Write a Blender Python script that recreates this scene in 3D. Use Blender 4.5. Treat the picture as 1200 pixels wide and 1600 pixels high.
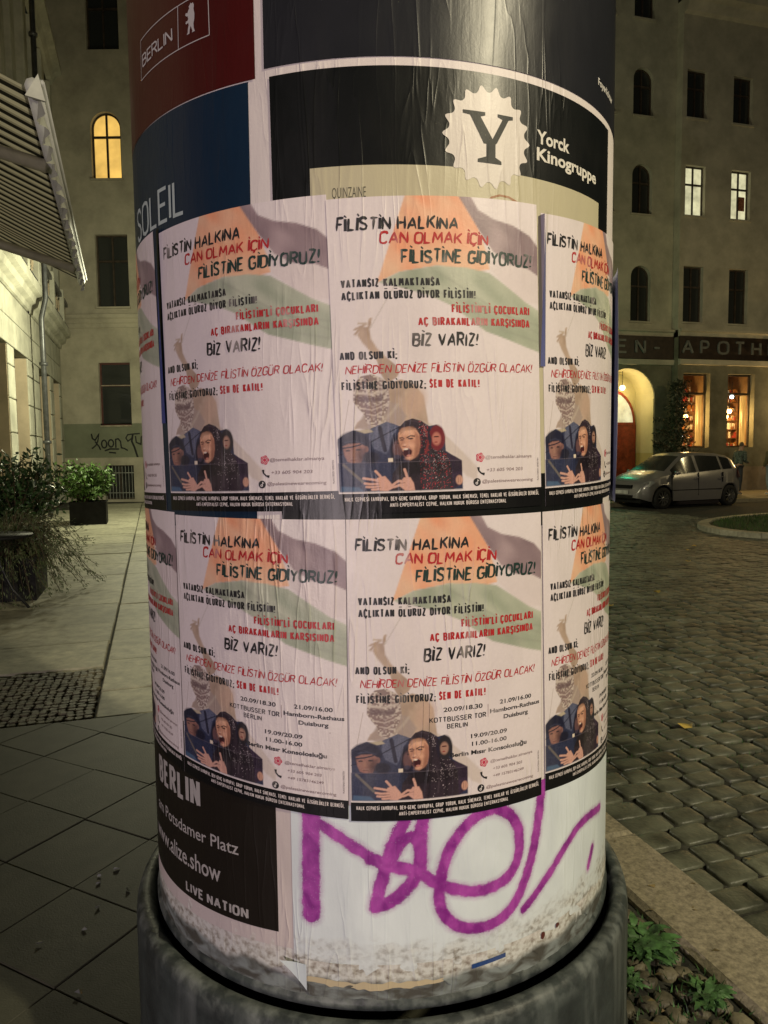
import bpy, bmesh, math, random
import numpy as np
from mathutils import Vector, Matrix
random.seed(7); rng = np.random.default_rng(7)
PI = math.pi
scn = bpy.context.scene
COL = scn.collection
for o in list(bpy.data.objects): bpy.data.objects.remove(o)

# ------------------------------------------------------------------ camera, world, exposure
F_PX, PITCH, ROLL, EYE = 1153.0, math.radians(4.55), math.radians(.67), 1.55
cam = bpy.data.cameras.new('camera'); cam_o = bpy.data.objects.new('camera', cam); COL.objects.link(cam_o)
cam.sensor_fit = 'VERTICAL'; cam.sensor_height = 24; cam.lens = 24 * F_PX / 1600
cam.clip_start = .05; cam.clip_end = 400
fw = Vector((0, math.cos(PITCH), -math.sin(PITCH))); up0 = Vector((0, math.sin(PITCH), math.cos(PITCH))); rx = Vector((1, 0, 0))
cR, sR = math.cos(ROLL), math.sin(ROLL)
r_ = rx * cR - up0 * sR; u_ = up0 * cR + rx * sR
M = Matrix((r_, u_, -fw)).transposed().to_4x4(); M.translation = Vector((0, 0, EYE))
cam_o.matrix_world = M
scn.camera = cam_o
w = bpy.data.worlds.new('World'); scn.world = w; w.use_nodes = True
bg = w.node_tree.nodes['Background']
bg.inputs[0].default_value = (.62, .80, .70, 1); bg.inputs[1].default_value = .0042
scn.view_settings.view_transform = 'Standard'; scn.view_settings.look = 'None'
scn.view_settings.exposure = 0; scn.view_settings.gamma = 1; scn.view_settings.use_curve_mapping = False
scn.cycles.use_denoising = True
scn.cycles.max_bounces = 6; scn.cycles.diffuse_bounces = 3; scn.cycles.glossy_bounces = 3
scn.cycles.transparent_max_bounces = 12; scn.cycles.sample_clamp_indirect = 3; scn.cycles.sample_clamp_direct = 0
scn.cycles.caustics_reflective = False; scn.cycles.caustics_refractive = False

# street frame: s along the street (away, left), t across it (right)
SA = math.radians(17.3); E1 = np.array([-math.sin(SA), math.cos(SA)]); E2 = np.array([math.cos(SA), math.sin(SA)])
def ts(t, s, z=0.): return (t * E2[0] + s * E1[0], t * E2[1] + s * E1[1], z)
CX, CY, CRAD = -.016, 2.0, .6

# lamp settings (positions in metres, watts)
LAMP_ASSUMED_MAIN = dict(loc=(5.0, -2.3, 5.6), power=2000, color=(1.0, .88, .60), r=.13)  # assumed lamp out of view, placed from the highlight and cast shadow
LAMP_FILL = dict(loc=(-2.3, -5.2, .98), power=900, color=(1.0, .83, .86), r=.12)  # added fill light, evens out the left of the column
LAMP_ADDED_RIGHT = dict(loc=(13.6, 19.6, 5.4), power=260, color=(1.0, .80, .40), r=.13)  # added out of view to brighten the right side and give road sheen
LAMP_ASSUMED_FAR = dict(loc=(-4.9, 17.2, 4.4), power=1020, color=(1.0, .96, .64), r=.13)  # assumed lamp behind the column, placed from the lit walls

# ------------------------------------------------------------------ helpers
def tag(o, label=None, cat=None, group=None, kind=None):
    if label: o['label'] = label
    if cat: o['category'] = cat
    if group: o['group'] = group
    if kind: o['kind'] = kind
    return o
def empty(name, loc=(0, 0, 0), rz=0., label=None, cat=None, group=None):
    o = bpy.data.objects.new(name, None); COL.objects.link(o); o.location = loc; o.rotation_euler = (0, 0, rz)
    o.empty_display_size = .1
    return tag(o, label, cat, group)
def link(name, me, mat=None, parent=None, loc=None):
    o = bpy.data.objects.new(name, me); COL.objects.link(o)
    if mat is not None:
        for m_ in (mat if isinstance(mat, (list, tuple)) else [mat]):
            me.materials.append(m_)
    if parent is not None: o.parent = parent
    if loc is not None: o.location = loc
    return o
def set_attrs(me, uv=None, col=None, attr=None):
    n = len(me.loops); li = np.empty(n, np.int32); me.loops.foreach_get('vertex_index', li)
    if uv is not None:
        l = me.uv_layers.new(name='UVMap'); l.data.foreach_set('uv', np.asarray(uv, np.float32)[li].ravel())
    if col is not None:
        a = me.attributes.new('Col', 'FLOAT_COLOR', 'POINT')
        c = np.ones((len(me.vertices), 4), np.float32); c[:, :3] = col; a.data.foreach_set('color', c.ravel())
    if attr:
        for k, v in attr.items():
            a = me.attributes.new(k, 'FLOAT', 'POINT'); a.data.foreach_set('value', np.asarray(v, np.float32))
def mk(name, V, Fc, mat, parent=None, uv=None, col=None, smooth=False, attr=None, loc=None):
    me = bpy.data.meshes.new(name)
    V = np.asarray(V, np.float64)
    if parent is not None and parent.get('_abs'): V = V - np.array(parent.location)
    if isinstance(Fc, np.ndarray):
        nf, k = Fc.shape
        me.vertices.add(len(V)); me.vertices.foreach_set('co', V.ravel().astype(np.float32))
        me.loops.add(nf * k); me.loops.foreach_set('vertex_index', Fc.ravel().astype(np.int32))
        me.polygons.add(nf); me.polygons.foreach_set('loop_start', np.arange(0, nf * k, k, dtype=np.int32))
        me.update(calc_edges=True)
    else:
        me.from_pydata([tuple(v) for v in V], [], [tuple(f) for f in Fc])
    if smooth: me.polygons.foreach_set('use_smooth', np.ones(len(me.polygons), bool))
    set_attrs(me, uv, col, attr); me.update()
    return link(name, me, mat, parent, loc)

class MB:
    def __init__(s): s.v = []; s.f = []
    def add(s, V, Fc):
        b = len(s.v); s.v += [tuple(map(float, v)) for v in V]; s.f += [tuple(b + i for i in f) for f in Fc]; return s
    def box(s, x0, x1, y0, y1, z0, z1):
        return s.add([(x0, y0, z0), (x1, y0, z0), (x1, y1, z0), (x0, y1, z0), (x0, y0, z1), (x1, y0, z1), (x1, y1, z1), (x0, y1, z1)],
                     [(3, 2, 1, 0), (4, 5, 6, 7), (0, 1, 5, 4), (1, 2, 6, 5), (2, 3, 7, 6), (3, 0, 4, 7)])
    def cbox(s, x0, x1, y0, y1, z0, z1, c=.01):      # box with the -y face chamfered
        return s.add([(x0, y1, z0), (x1, y1, z0), (x1, y1, z1), (x0, y1, z1), (x0, y0 + c, z0), (x1, y0 + c, z0), (x1, y0 + c, z1), (x0, y0 + c, z1),
                      (x0 + c, y0, z0 + c), (x1 - c, y0, z0 + c), (x1 - c, y0, z1 - c), (x0 + c, y0, z1 - c)],
                     [(0, 1, 5, 4), (1, 2, 6, 5), (2, 3, 7, 6), (3, 0, 4, 7), (4, 5, 9, 8), (5, 6, 10, 9), (6, 7, 11, 10), (7, 4, 8, 11), (8, 9, 10, 11), (3, 2, 1, 0)])
    def tube(s, pts, r, n=8, cap=True):
        pts = [Vector(p) for p in pts]; rs = r if isinstance(r, (list, tuple)) else [r] * len(pts); b = len(s.v)
        for i, p in enumerate(pts):
            d = (pts[min(i + 1, len(pts) - 1)] - pts[max(i - 1, 0)]).normalized()
            a = Vector((0, 0, 1)) if abs(d.z) < .9 else Vector((1, 0, 0)); x = d.cross(a).normalized(); y = d.cross(x)
            for k in range(n):
                q = p + (x * math.cos(2 * PI * k / n) + y * math.sin(2 * PI * k / n)) * rs[i]; s.v.append(tuple(q))
        for i in range(len(pts) - 1):
            for k in range(n): s.f.append((b + i * n + k, b + i * n + (k + 1) % n, b + (i + 1) * n + (k + 1) % n, b + (i + 1) * n + k))
        if cap: s.f.append(tuple(b + k for k in range(n))[::-1]); s.f.append(tuple(b + (len(pts) - 1) * n + k for k in range(n)))
        return s
    def lathe(s, prof, n=24, c=(0, 0, 0), cap=False):
        b = len(s.v)
        for (r, z) in prof:
            for k in range(n): s.v.append((c[0] + r * math.cos(2 * PI * k / n), c[1] + r * math.sin(2 * PI * k / n), c[2] + z))
        for i in range(len(prof) - 1):
            for k in range(n): s.f.append((b + i * n + k, b + i * n + (k + 1) % n, b + (i + 1) * n + (k + 1) % n, b + (i + 1) * n + k))
        if cap: s.f.append(tuple(b + k for k in range(n))[::-1]); s.f.append(tuple(b + (len(prof) - 1) * n + k for k in range(n)))
        return s
    def extr(s, poly, x0, x1):      # poly in (y,z), extruded along x
        n = len(poly); return s.add([(x0, y, z) for y, z in poly] + [(x1, y, z) for y, z in poly],
            [(i, (i + 1) % n, n + (i + 1) % n, n + i) for i in range(n)] + [tuple(range(n))[::-1], tuple(range(n, 2 * n))])
    def build(s, name, mat, parent=None, smooth=False, loc=None):
        o = mk(name, np.array(s.v), s.f, mat, parent, smooth=smooth, loc=loc); return o

# ------------------------------------------------------------------ materials
def nodes(name):
    m = bpy.data.materials.new(name); m.use_nodes = True; nt = m.node_tree
    return m, nt, nt.nodes['Principled BSDF'], nt.nodes['Material Output']
def N(nt, t, **k):
    n = nt.nodes.new(t)
    for a, b in k.items():
        if a.startswith('i_'): n.inputs[a[2:]].default_value = b
        else: setattr(n, a, b)
    return n
def plain(name, col, rough=.6, metal=0., var=.18, scale=6., bump=.0, bscale=40., spec=.5, coat=0., col2=None, rand=0.):
    m, nt, P, O = nodes(name); L = nt.links
    tc = N(nt, 'ShaderNodeTexCoord'); src = tc.outputs['Object']
    n1 = N(nt, 'ShaderNodeTexNoise'); n1.inputs['Scale'].default_value = scale; n1.inputs['Detail'].default_value = 6; n1.inputs['Roughness'].default_value = .65
    L.new(src, n1.inputs['Vector'])
    mx = N(nt, 'ShaderNodeMix', data_type='RGBA')
    c2 = col2 or tuple(min(1, c * (1 + var * 1.6)) for c in col); c1 = tuple(c * (1 - var * 1.6) for c in col) if not col2 else col
    mx.inputs['A'].default_value = (*c1, 1); mx.inputs['B'].default_value = (*c2, 1)
    rp = N(nt, 'ShaderNodeMapRange'); rp.inputs['From Min'].default_value = .33; rp.inputs['From Max'].default_value = .67
    L.new(n1.outputs['Fac'], rp.inputs['Value']); L.new(rp.outputs[0], mx.inputs['Factor']); L.new(mx.outputs['Result'], P.inputs['Base Color'])
    if rand:
        oi = N(nt, 'ShaderNodeObjectInfo'); mr = N(nt, 'ShaderNodeMapRange'); mr.inputs['To Min'].default_value = 1 - rand; mr.inputs['To Max'].default_value = 1 + rand; L.new(oi.outputs['Random'], mr.inputs['Value'])
        n3 = N(nt, 'ShaderNodeTexNoise'); n3.inputs['Scale'].default_value = 1.3; n3.inputs['Detail'].default_value = 5; L.new(src, n3.inputs['Vector']); m3 = N(nt, 'ShaderNodeMapRange'); m3.inputs['From Min'].default_value = .38; m3.inputs['From Max'].default_value = .52; m3.inputs['To Min'].default_value = 1 - rand * 2; L.new(n3.outputs['Fac'], m3.inputs['Value'])
        mm = N(nt, 'ShaderNodeMath', operation='MULTIPLY'); L.new(mr.outputs[0], mm.inputs[0]); L.new(m3.outputs[0], mm.inputs[1])
        hs = N(nt, 'ShaderNodeHueSaturation'); L.new(mx.outputs['Result'], hs.inputs['Color']); L.new(mm.outputs[0], hs.inputs['Value']); L.new(hs.outputs[0], P.inputs['Base Color'])
    P.inputs['Roughness'].default_value = rough; P.inputs['Metallic'].default_value = metal
    P.inputs['Specular IOR Level'].default_value = spec; P.inputs['Coat Weight'].default_value = coat
    if bump:
        n2 = N(nt, 'ShaderNodeTexNoise'); n2.inputs['Scale'].default_value = bscale; n2.inputs['Detail'].default_value = 5; L.new(src, n2.inputs['Vector'])
        b = N(nt, 'ShaderNodeBump'); b.inputs['Strength'].default_value = 1; b.inputs['Distance'].default_value = bump
        L.new(n2.outputs['Fac'], b.inputs['Height']); L.new(b.outputs[0], P.inputs['Normal'])
    return m
def emis(name, col, s):
    m, nt, P, O = nodes(name); P.inputs['Base Color'].default_value = (*[c * .6 for c in col], 1)
    P.inputs['Emission Color'].default_value = (*col, 1); P.inputs['Emission Strength'].default_value = s; return m
def wrinkle(nt, L, P, amt=1.0):
    uv = N(nt, 'ShaderNodeUVMap'); uv.uv_map = 'UVMap'
    def nz(sx, sy, det, off=0, dist=.6):
        mp = N(nt, 'ShaderNodeMapping'); mp.inputs['Scale'].default_value = (sx, sy, 1); mp.inputs['Location'].default_value = (off, off * .7, off)
        L.new(uv.outputs[0], mp.inputs[0]); n = N(nt, 'ShaderNodeTexNoise'); n.inputs['Scale'].default_value = 1; n.inputs['Detail'].default_value = det
        n.inputs['Distortion'].default_value = dist; L.new(mp.outputs[0], n.inputs['Vector']); return n.outputs['Fac']
    def mth(op, a, b=None, c=None):
        m = N(nt, 'ShaderNodeMath', operation=op)
        for i, v in enumerate((a, b, c)):
            if v is None: continue
            if isinstance(v, (int, float)): m.inputs[i].default_value = v
            else: L.new(v, m.inputs[i])
        return m.outputs[0]
    ridge = mth('POWER', mth('SUBTRACT', 1., mth('MULTIPLY', mth('ABSOLUTE', mth('SUBTRACT', nz(26, 2.6, 2), .5)), 5.)), 6.)
    ridge = mth('MAXIMUM', ridge, 0.)
    msk = mth('SMOOTHSTEP' if False else 'MULTIPLY', ridge, mth('MAXIMUM', mth('SUBTRACT', nz(5, 3, 1, 7), .42), 0.))
    fine = nz(90, 14, 3, 3); big = nz(9, 4, 2, 11); pim = nz(160, 160, 2, 5)
    h = mth('ADD', mth('MULTIPLY', msk, 4.5), mth('ADD', mth('MULTIPLY', fine, .42), mth('ADD', mth('MULTIPLY', big, 3.2), mth('MULTIPLY', pim, .2))))
    b = N(nt, 'ShaderNodeBump'); b.inputs['Strength'].default_value = 1; b.inputs['Distance'].default_value = .0009 * amt
    L.new(h, b.inputs['Height']); L.new(b.outputs[0], P.inputs['Normal'])
    return uv, nz, mth, ridge
def paper(name, rough=.42, amt=1.0, text=False, spec=.5, fade_to=(.62, .55, .53)):
    m, nt, P, O = nodes(name); L = nt.links
    at = N(nt, 'ShaderNodeAttribute'); at.attribute_name = 'Col'
    uv, nz, mth, ridge = wrinkle(nt, L, P, amt)
    mx = N(nt, 'ShaderNodeMix', data_type='RGBA')
    if text:      # ink whitened by paste, its glare painted in as pale blotches
        fac = mth('MULTIPLY', mth('MINIMUM', mth('MAXIMUM', mth('MULTIPLY', mth('SUBTRACT', nz(16, 7, 3, 21), .56), 6.), 0.), 1.), .55)
        mx.inputs['B'].default_value = (*fade_to, 1)
    else:
        fac = mth('MULTIPLY', mth('MINIMUM', mth('MAXIMUM', mth('MULTIPLY', mth('SUBTRACT', nz(14, 5, 5, 31), .5), 3.), 0.), 1.), .16)
        mx.inputs['B'].default_value = (.30, .27, .24, 1) if name not in ('glossy_dark_print',) else (.03, .028, .024, 1)
    L.new(fac, mx.inputs['Factor']); L.new(at.outputs['Color'], mx.inputs['A']); L.new(mx.outputs['Result'], P.inputs['Base Color'])
    r = mth('ADD', rough - .08, mth('MULTIPLY', nz(12, 6, 3, 41), .2)); L.new(r, P.inputs['Roughness'])
    P.inputs['Specular IOR Level'].default_value = spec
    return m
M_ART = paper('poster_paper', .42, 1.0)
M_TXT = paper('poster_ink', .45, 1.0, text=True)
M_ART2 = paper('crumpled_poster_paper', .42, 1.7); M_TXT2 = paper('crumpled_poster_ink', .45, 1.7, text=True)
M_DARKP = paper('glossy_dark_print', .34, .6, spec=.34)
M_DTXT = paper('print_on_dark', .45, .7, spec=.25)
M_METAL = plain('dark_metal', (.035, .037, .037), .45, .6, .2)
M_BLACK = plain('black_plastic', (.011, .011, .011), .6, 0, .3, 6, .0, 40, .15)
M_LEAF = plain('dark_leaves', (.035, .075, .025), .38, 0, .5, 3.)
M_LEAF2 = plain('bright_leaves', (.075, .15, .03), .5, 0, .6, 4.)
M_FERN = plain('grey_green_fronds', (.09, .12, .05), .6, 0, .3, 3.)
M_STEM = plain('brown_stems', (.08, .06, .035), .8)

def glass(name='window_glass', tint=(.02, .025, .028), tr=.0):
    m, nt, P, O = nodes(name); P.inputs['Base Color'].default_value = (*tint, 1); P.inputs['Roughness'].default_value = .06
    if tr:
        L = nt.links; t = N(nt, 'ShaderNodeBsdfTransparent'); mx = N(nt, 'ShaderNodeMixShader'); mx.inputs[0].default_value = tr
        L.new(P.outputs[0], mx.inputs[1]); L.new(t.outputs[0], mx.inputs[2]); L.new(mx.outputs[0], O.inputs[0])
    return m
M_GLASS = glass('window_glass', (.035, .038, .036)); M_CLEAR = glass('clear_glass', (.02, .02, .02), .86)

# ------------------------------------------------------------------ text & strokes
_tc = {}
def font_mesh(s, off=.0, sp=1.):
    k = (s, off, sp)
    if k in _tc: return _tc[k]
    c = bpy.data.curves.new('t', 'FONT'); c.body = s; c.resolution_u = 3; c.offset = off; c.space_character = sp
    o = bpy.data.objects.new('t', c); COL.objects.link(o)
    me = o.evaluated_get(bpy.context.evaluated_depsgraph_get()).to_mesh()
    V = np.array([v.co[:2] for v in me.vertices]); Fc = [tuple(p.vertices) for p in me.polygons]
    o.evaluated_get(bpy.context.evaluated_depsgraph_get()).to_mesh_clear()
    bpy.data.objects.remove(o); bpy.data.curves.remove(c)
    V[:, 0] -= V[:, 0].min(); _tc[k] = (V, Fc); return _tc[k]
CAPH = font_mesh('H')[0][:, 1].max()
G = {
'A': (.6, [[(0, 0), (.3, 1), (.6, 0)], [(.12, .33), (.48, .33)]]),
'B': (.52, [[(0, 0), (0, 1), (.34, 1), (.46, .88), (.46, .66), (.32, .54), (0, .54)], [(.3, .54), (.5, .42), (.5, .14), (.36, 0), (0, 0)]]),
'C': (.5, [[(.5, .8), (.42, .96), (.25, 1), (.07, .94), (0, .75), (0, .25), (.07, .06), (.25, 0), (.42, .04), (.5, .2)]]),
'D': (.52, [[(0, 0), (0, 1), (.28, 1), (.46, .9), (.52, .7), (.52, .3), (.46, .1), (.28, 0), (0, 0)]]),
'E': (.44, [[(.44, 1), (0, 1), (0, 0), (.46, 0)], [(0, .52), (.38, .52)]]),
'F': (.42, [[(.44, 1), (0, 1), (0, 0)], [(0, .5), (.36, .5)]]),
'G': (.52, [[(.5, .82), (.42, .96), (.25, 1), (.07, .94), (0, .75), (0, .25), (.07, .06), (.25, 0), (.44, .05), (.52, .2), (.52, .45), (.3, .45)]]),
'H': (.5, [[(0, 0), (0, 1)], [(.5, 0), (.5, 1)], [(0, .5), (.5, .5)]]),
'I': (.0, [[(0, 0), (0, 1)]]),
'J': (.4, [[(.4, 1), (.4, .2), (.3, .03), (.12, .0), (0, .15)]]),
'K': (.5, [[(0, 0), (0, 1)], [(.5, 1), (.03, .45)], [(.15, .58), (.52, 0)]]),
'L': (.42, [[(0, 1), (0, 0), (.42, 0)]]),
'M': (.68, [[(0, 0), (.06, 1), (.34, .3), (.62, 1), (.68, 0)]]),
'N': (.52, [[(0, 0), (0, 1), (.52, 0), (.52, 1)]]),
'O': (.54, [[(.27, 1), (.07, .94), (0, .74), (0, .26), (.07, .06), (.27, 0), (.47, .06), (.54, .26), (.54, .74), (.47, .94), (.27, 1)]]),
'P': (.5, [[(0, 0), (0, 1), (.34, 1), (.5, .88), (.5, .6), (.34, .46), (0, .46)]]),
'R': (.52, [[(0, 0), (0, 1), (.34, 1), (.48, .88), (.48, .62), (.32, .5), (0, .5)], [(.24, .5), (.54, 0)]]),
'S': (.48, [[(.47, .82), (.38, .97), (.22, 1), (.05, .93), (.01, .75), (.1, .58), (.38, .44), (.48, .27), (.42, .06), (.24, 0), (.08, .04), (0, .18)]]),
'T': (.5, [[(0, 1), (.5, 1)], [(.25, 1), (.25, 0)]]),
'U': (.5, [[(0, 1), (0, .22), (.08, .04), (.25, 0), (.42, .04), (.5, .22), (.5, 1)]]),
'V': (.54, [[(0, 1), (.27, 0), (.54, 1)]]),
'Y': (.52, [[(0, 1), (.26, .46), (.52, 1)], [(.26, .46), (.26, 0)]]),
'Z': (.48, [[(0, 1), (.48, 1), (0, 0), (.5, 0)]]),
'!': (.0, [[(.02, 1), (0, .32)], [(0, .1), (0, -.02)]]),
"'": (.0, [[(0, 1.02), (0, .78)]]), ',': (.0, [[(0, .08), (-.05, -.16)]]), '.': (.0, [[(0, .1), (0, -.02)]]),
';': (.05, [[(.02, .62), (.02, .5)], [(.02, .1), (-.03, -.16)]]), '-': (.26, [[(0, .42), (.26, .42)]]),
'(': (.14, [[(.14, 1.05), (0, .8), (0, .2), (.14, -.05)]]), ')': (.14, [[(0, 1.05), (.14, .8), (.14, .2), (0, -.05)]]),
}
def comp(base, extra): return (G[base][0], G[base][1] + extra)
G['İ'] = comp('I', [[(-.03, 1.17), (.04, 1.24)]]); G['Ö'] = comp('O', [[(.14, 1.15), (.14, 1.24)], [(.4, 1.15), (.4, 1.24)]])
G['Ü'] = comp('U', [[(.12, 1.15), (.12, 1.24)], [(.38, 1.15), (.38, 1.24)]])
G['Ç'] = comp('C', [[(.27, 0), (.31, -.12), (.2, -.22)]]); G['Ş'] = comp('S', [[(.26, 0), (.3, -.12), (.18, -.22)]])
G['Ğ'] = comp('G', [[(.12, 1.26), (.2, 1.16), (.32, 1.16), (.4, 1.26)]])
def strip(P, wd, sag=0):
    P = np.array(P, float); n = len(P); D = np.diff(P, axis=0); D /= np.maximum(np.linalg.norm(D, axis=1), 1e-9)[:, None]
    wd = np.broadcast_to(np.asarray(wd, float), (n,)) / 2
    Lp, Rp = [], []
    for i in range(n):
        if i == 0: d = D[0]; k = 1
        elif i == n - 1: d = D[-1]; k = 1
        else:
            d = D[i - 1] + D[i]; l = np.linalg.norm(d)
            if l < .3: d = D[i]; k = 1
            else: d = d / l; k = min(1 / max(abs(d @ D[i]), .2), 1.7)
        nn = np.array([-d[1], d[0]]) * wd[i] * k; Lp.append(P[i] + nn); Rp.append(P[i] - nn)
    V = Lp + Rp; Fc = [(n + i, n + i + 1, i + 1, i) for i in range(n - 1)]
    return V, Fc
def split_sharp(sts):
    out = []
    for st in sts:
        cur = [st[0]]
        for i in range(1, len(st)):
            cur.append(st[i])
            if i < len(st) - 1:
                a = np.subtract(st[i], st[i - 1]); b = np.subtract(st[i + 1], st[i])
                if a @ b < -.15 * np.linalg.norm(a) * np.linalg.norm(b): out.append(cur); cur = [st[i]]
        out.append(cur)
    return out
def stroke_text(s, u0, u1, v0, h, wgt, brush=False, slant=0., gap=.2, rise=0., seed=0):
    """returns list of (V(n,2), F, layer)"""
    rr = random.Random(seed + len(s)); st_ = wgt * h * (1. if not brush else .75); g_ = (.085 if not brush else .085) * h + max(0, gap - .3) * h * .6; sp_ = (.40 if not brush else .44) * h
    wt = sum(G[c][0] for c in s if c != ' '); nl = sum(c != ' ' for c in s); ns = s.count(' ')
    sx = max((u1 - u0 - nl * st_ - (nl - 1) * g_ - ns * sp_) / wt, .18 * h); x = u0 + st_ / 2; out = []; li = 0
    for ch in s:
        if ch == ' ': x += sp_; continue
        wd, sts = G[ch]; jy = rr.uniform(-.05, .05) if brush else 0; js = rr.uniform(.93, 1.08) if brush else 1; rot = rr.uniform(-.04, .04) if brush else 0
        for st in split_sharp(sts):
            P = []
            for (a, b) in st:
                bb = b * js + jy; aa = a + rot * b
                P.append((x + aa * sx + slant * bb * h, v0 + bb * h + rise * ((x - u0) / (u1 - u0))))
            P = [np.array(p) for p in P]; n = len(P)
            if brush:
                Q = [P[0]]
                for i in range(n - 1):
                    for k in (1, 2, 3): Q.append(P[i] + (P[i + 1] - P[i]) * k / 3 + np.array([rr.uniform(-1, 1), rr.uniform(-1, 1)]) * h * .010)
                m = len(Q); tt = np.linspace(0, 1, m); W = wgt * h * (1.12 - .35 * tt + .14 * np.sin(tt * 9 + rr.random() * 6)); W[0] *= .6; W[-1] *= .4
                if ch in 'İÖÜ' and m <= 4: W = np.full(m, wgt * h * 1.15)
                V, Fc = strip(Q, W)
            else: V, Fc = strip(P, wgt * h)
            out.append((np.array(V), Fc, li)); li = (li + 1) % 9
        x += wd * sx + st_ + g_
    if not brush:
        e = wgt * h * .5
        for V, Fc, l in out:
            V[:, 1] = np.where(V[:, 1] > v0 + h * 1.12, V[:, 1], v0 + (V[:, 1] - v0 + e) / (h + 2 * e) * h)
    return out
def font_text(s, u0, u1, v0, h, bold=.0, slant=0., rise=0., sp=1.):
    V, Fc = font_mesh(s, bold, sp); V = V.copy(); sx = (u1 - u0) / V[:, 0].max(); sy = h / CAPH
    X = u0 + V[:, 0] * sx + slant * V[:, 1] * sy; Y = v0 + V[:, 1] * sy + rise * V[:, 0] / V[:, 0].max()
    return [(np.stack([X, Y], 1), Fc, 0)]
class Sheet:
    """flat (u,v) in metres mapped by four (phi,z) corners onto the column"""
    def __init__(s, root, W, H, TL, TR, BR, BL, off): s.root = root; s.W = W; s.H = H; s.c = [np.array(a, float) for a in (TL, TR, BR, BL)]; s.off = off
    def phz(s, uv):
        a = (uv[:, 0] / s.W)[:, None]; b = (uv[:, 1] / s.H)[:, None]; TL, TR, BR, BL = s.c
        return (BL * (1 - a) + BR * a) * (1 - b) + (TL * (1 - a) + TR * a) * b
    def map(s, uv, off=0.):
        q = s.phz(uv); ph = np.radians(q[:, 0]); r = CRAD + s.off + off
        return np.stack([CX + r * np.sin(ph), CY - r * np.cos(ph), q[:, 1]], 1), np.stack([ph * CRAD, q[:, 1]], 1)
    def grid(s, name, mat, colf, du, u0=0, v0=0, u1=None, v1=None, off=0., keep=None):
        u1 = s.W if u1 is None else u1; v1 = s.H if v1 is None else v1
        nu = max(2, int((u1 - u0) / du) + 1); nv = max(2, int((v1 - v0) / du) + 1)
        U, Vv = np.meshgrid(np.linspace(u0, u1, nu), np.linspace(v0, v1, nv)); uv = np.stack([U.ravel(), Vv.ravel()], 1)
        key = (name, colf, nu, nv, u0, v0)
        col = _art.get(key)
        if col is None: col = colf(uv[:, 0], uv[:, 1]) if callable(colf) else np.tile(np.array(colf), (len(uv), 1)); _art[key] = col
        i = np.arange(nu * nv).reshape(nv, nu); Fq = np.stack([i[:-1, :-1], i[:-1, 1:], i[1:, 1:], i[1:, :-1]], -1).reshape(-1, 4)
        if keep is not None:
            k = keep(uv[:, 0], uv[:, 1]); Fq = Fq[k[Fq].all(1)]
        P, t = s.map(uv, off)
        return mk(name, P, Fq, mat, s.root, uv=t, col=col, smooth=True)
    def decal(s, name, pieces, col, mat, off=.0004, cut=None):
        """pieces: list of (V2,F,layer)"""
        Vs, Fs, Ls, n = [], [], [], 0
        for V, Fc, l in pieces:
            Vs.append(V); Ls.append(np.full(len(V), l)); Fs += [tuple(n + i for i in f) for f in Fc]; n += len(V)
        V = np.concatenate(Vs); La = np.concatenate(Ls)
        if cut:
            bm = bmesh.new(); vs = [bm.verts.new((a, b, l * .1)) for (a, b), l in zip(V, La)]
            for f in Fs:
                try: bm.faces.new([vs[i] for i in f])
                except ValueError: pass
            x = V[:, 0].min() + cut
            while x < V[:, 0].max():
                bmesh.ops.bisect_plane(bm, geom=bm.verts[:] + bm.edges[:] + bm.faces[:], plane_co=(x, 0, 0), plane_no=(1, 0, 0), dist=1e-6); x += cut
            bm.verts.index_update(); V = np.array([v.co[:2] for v in bm.verts]); La = np.array([v.co[2] / .1 for v in bm.verts])
            Fs = [tuple(v.index for v in f.verts) for f in bm.faces]; bm.free()
        P, t = s.map(V, off)
        rad = P - np.array([CX, CY, 0]); rad[:, 2] = 0; rad /= np.linalg.norm(rad, axis=1)[:, None]; P = P + rad * (La * .00003)[:, None]
        # orient outward
        o = mk(name, P, Fs, mat, s.root, uv=t, col=np.tile(np.array(col), (len(P), 1)), smooth=True)
        return o
_art = {}
def ngon(P): return [(np.array(P, float), [tuple(range(len(P)))], 0)]
def rect(u0, u1, v0, v1, l=0): return (np.array([(u0, v0), (u1, v0), (u1, v1), (u0, v1)], float), [(0, 1, 2, 3)], l)

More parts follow.
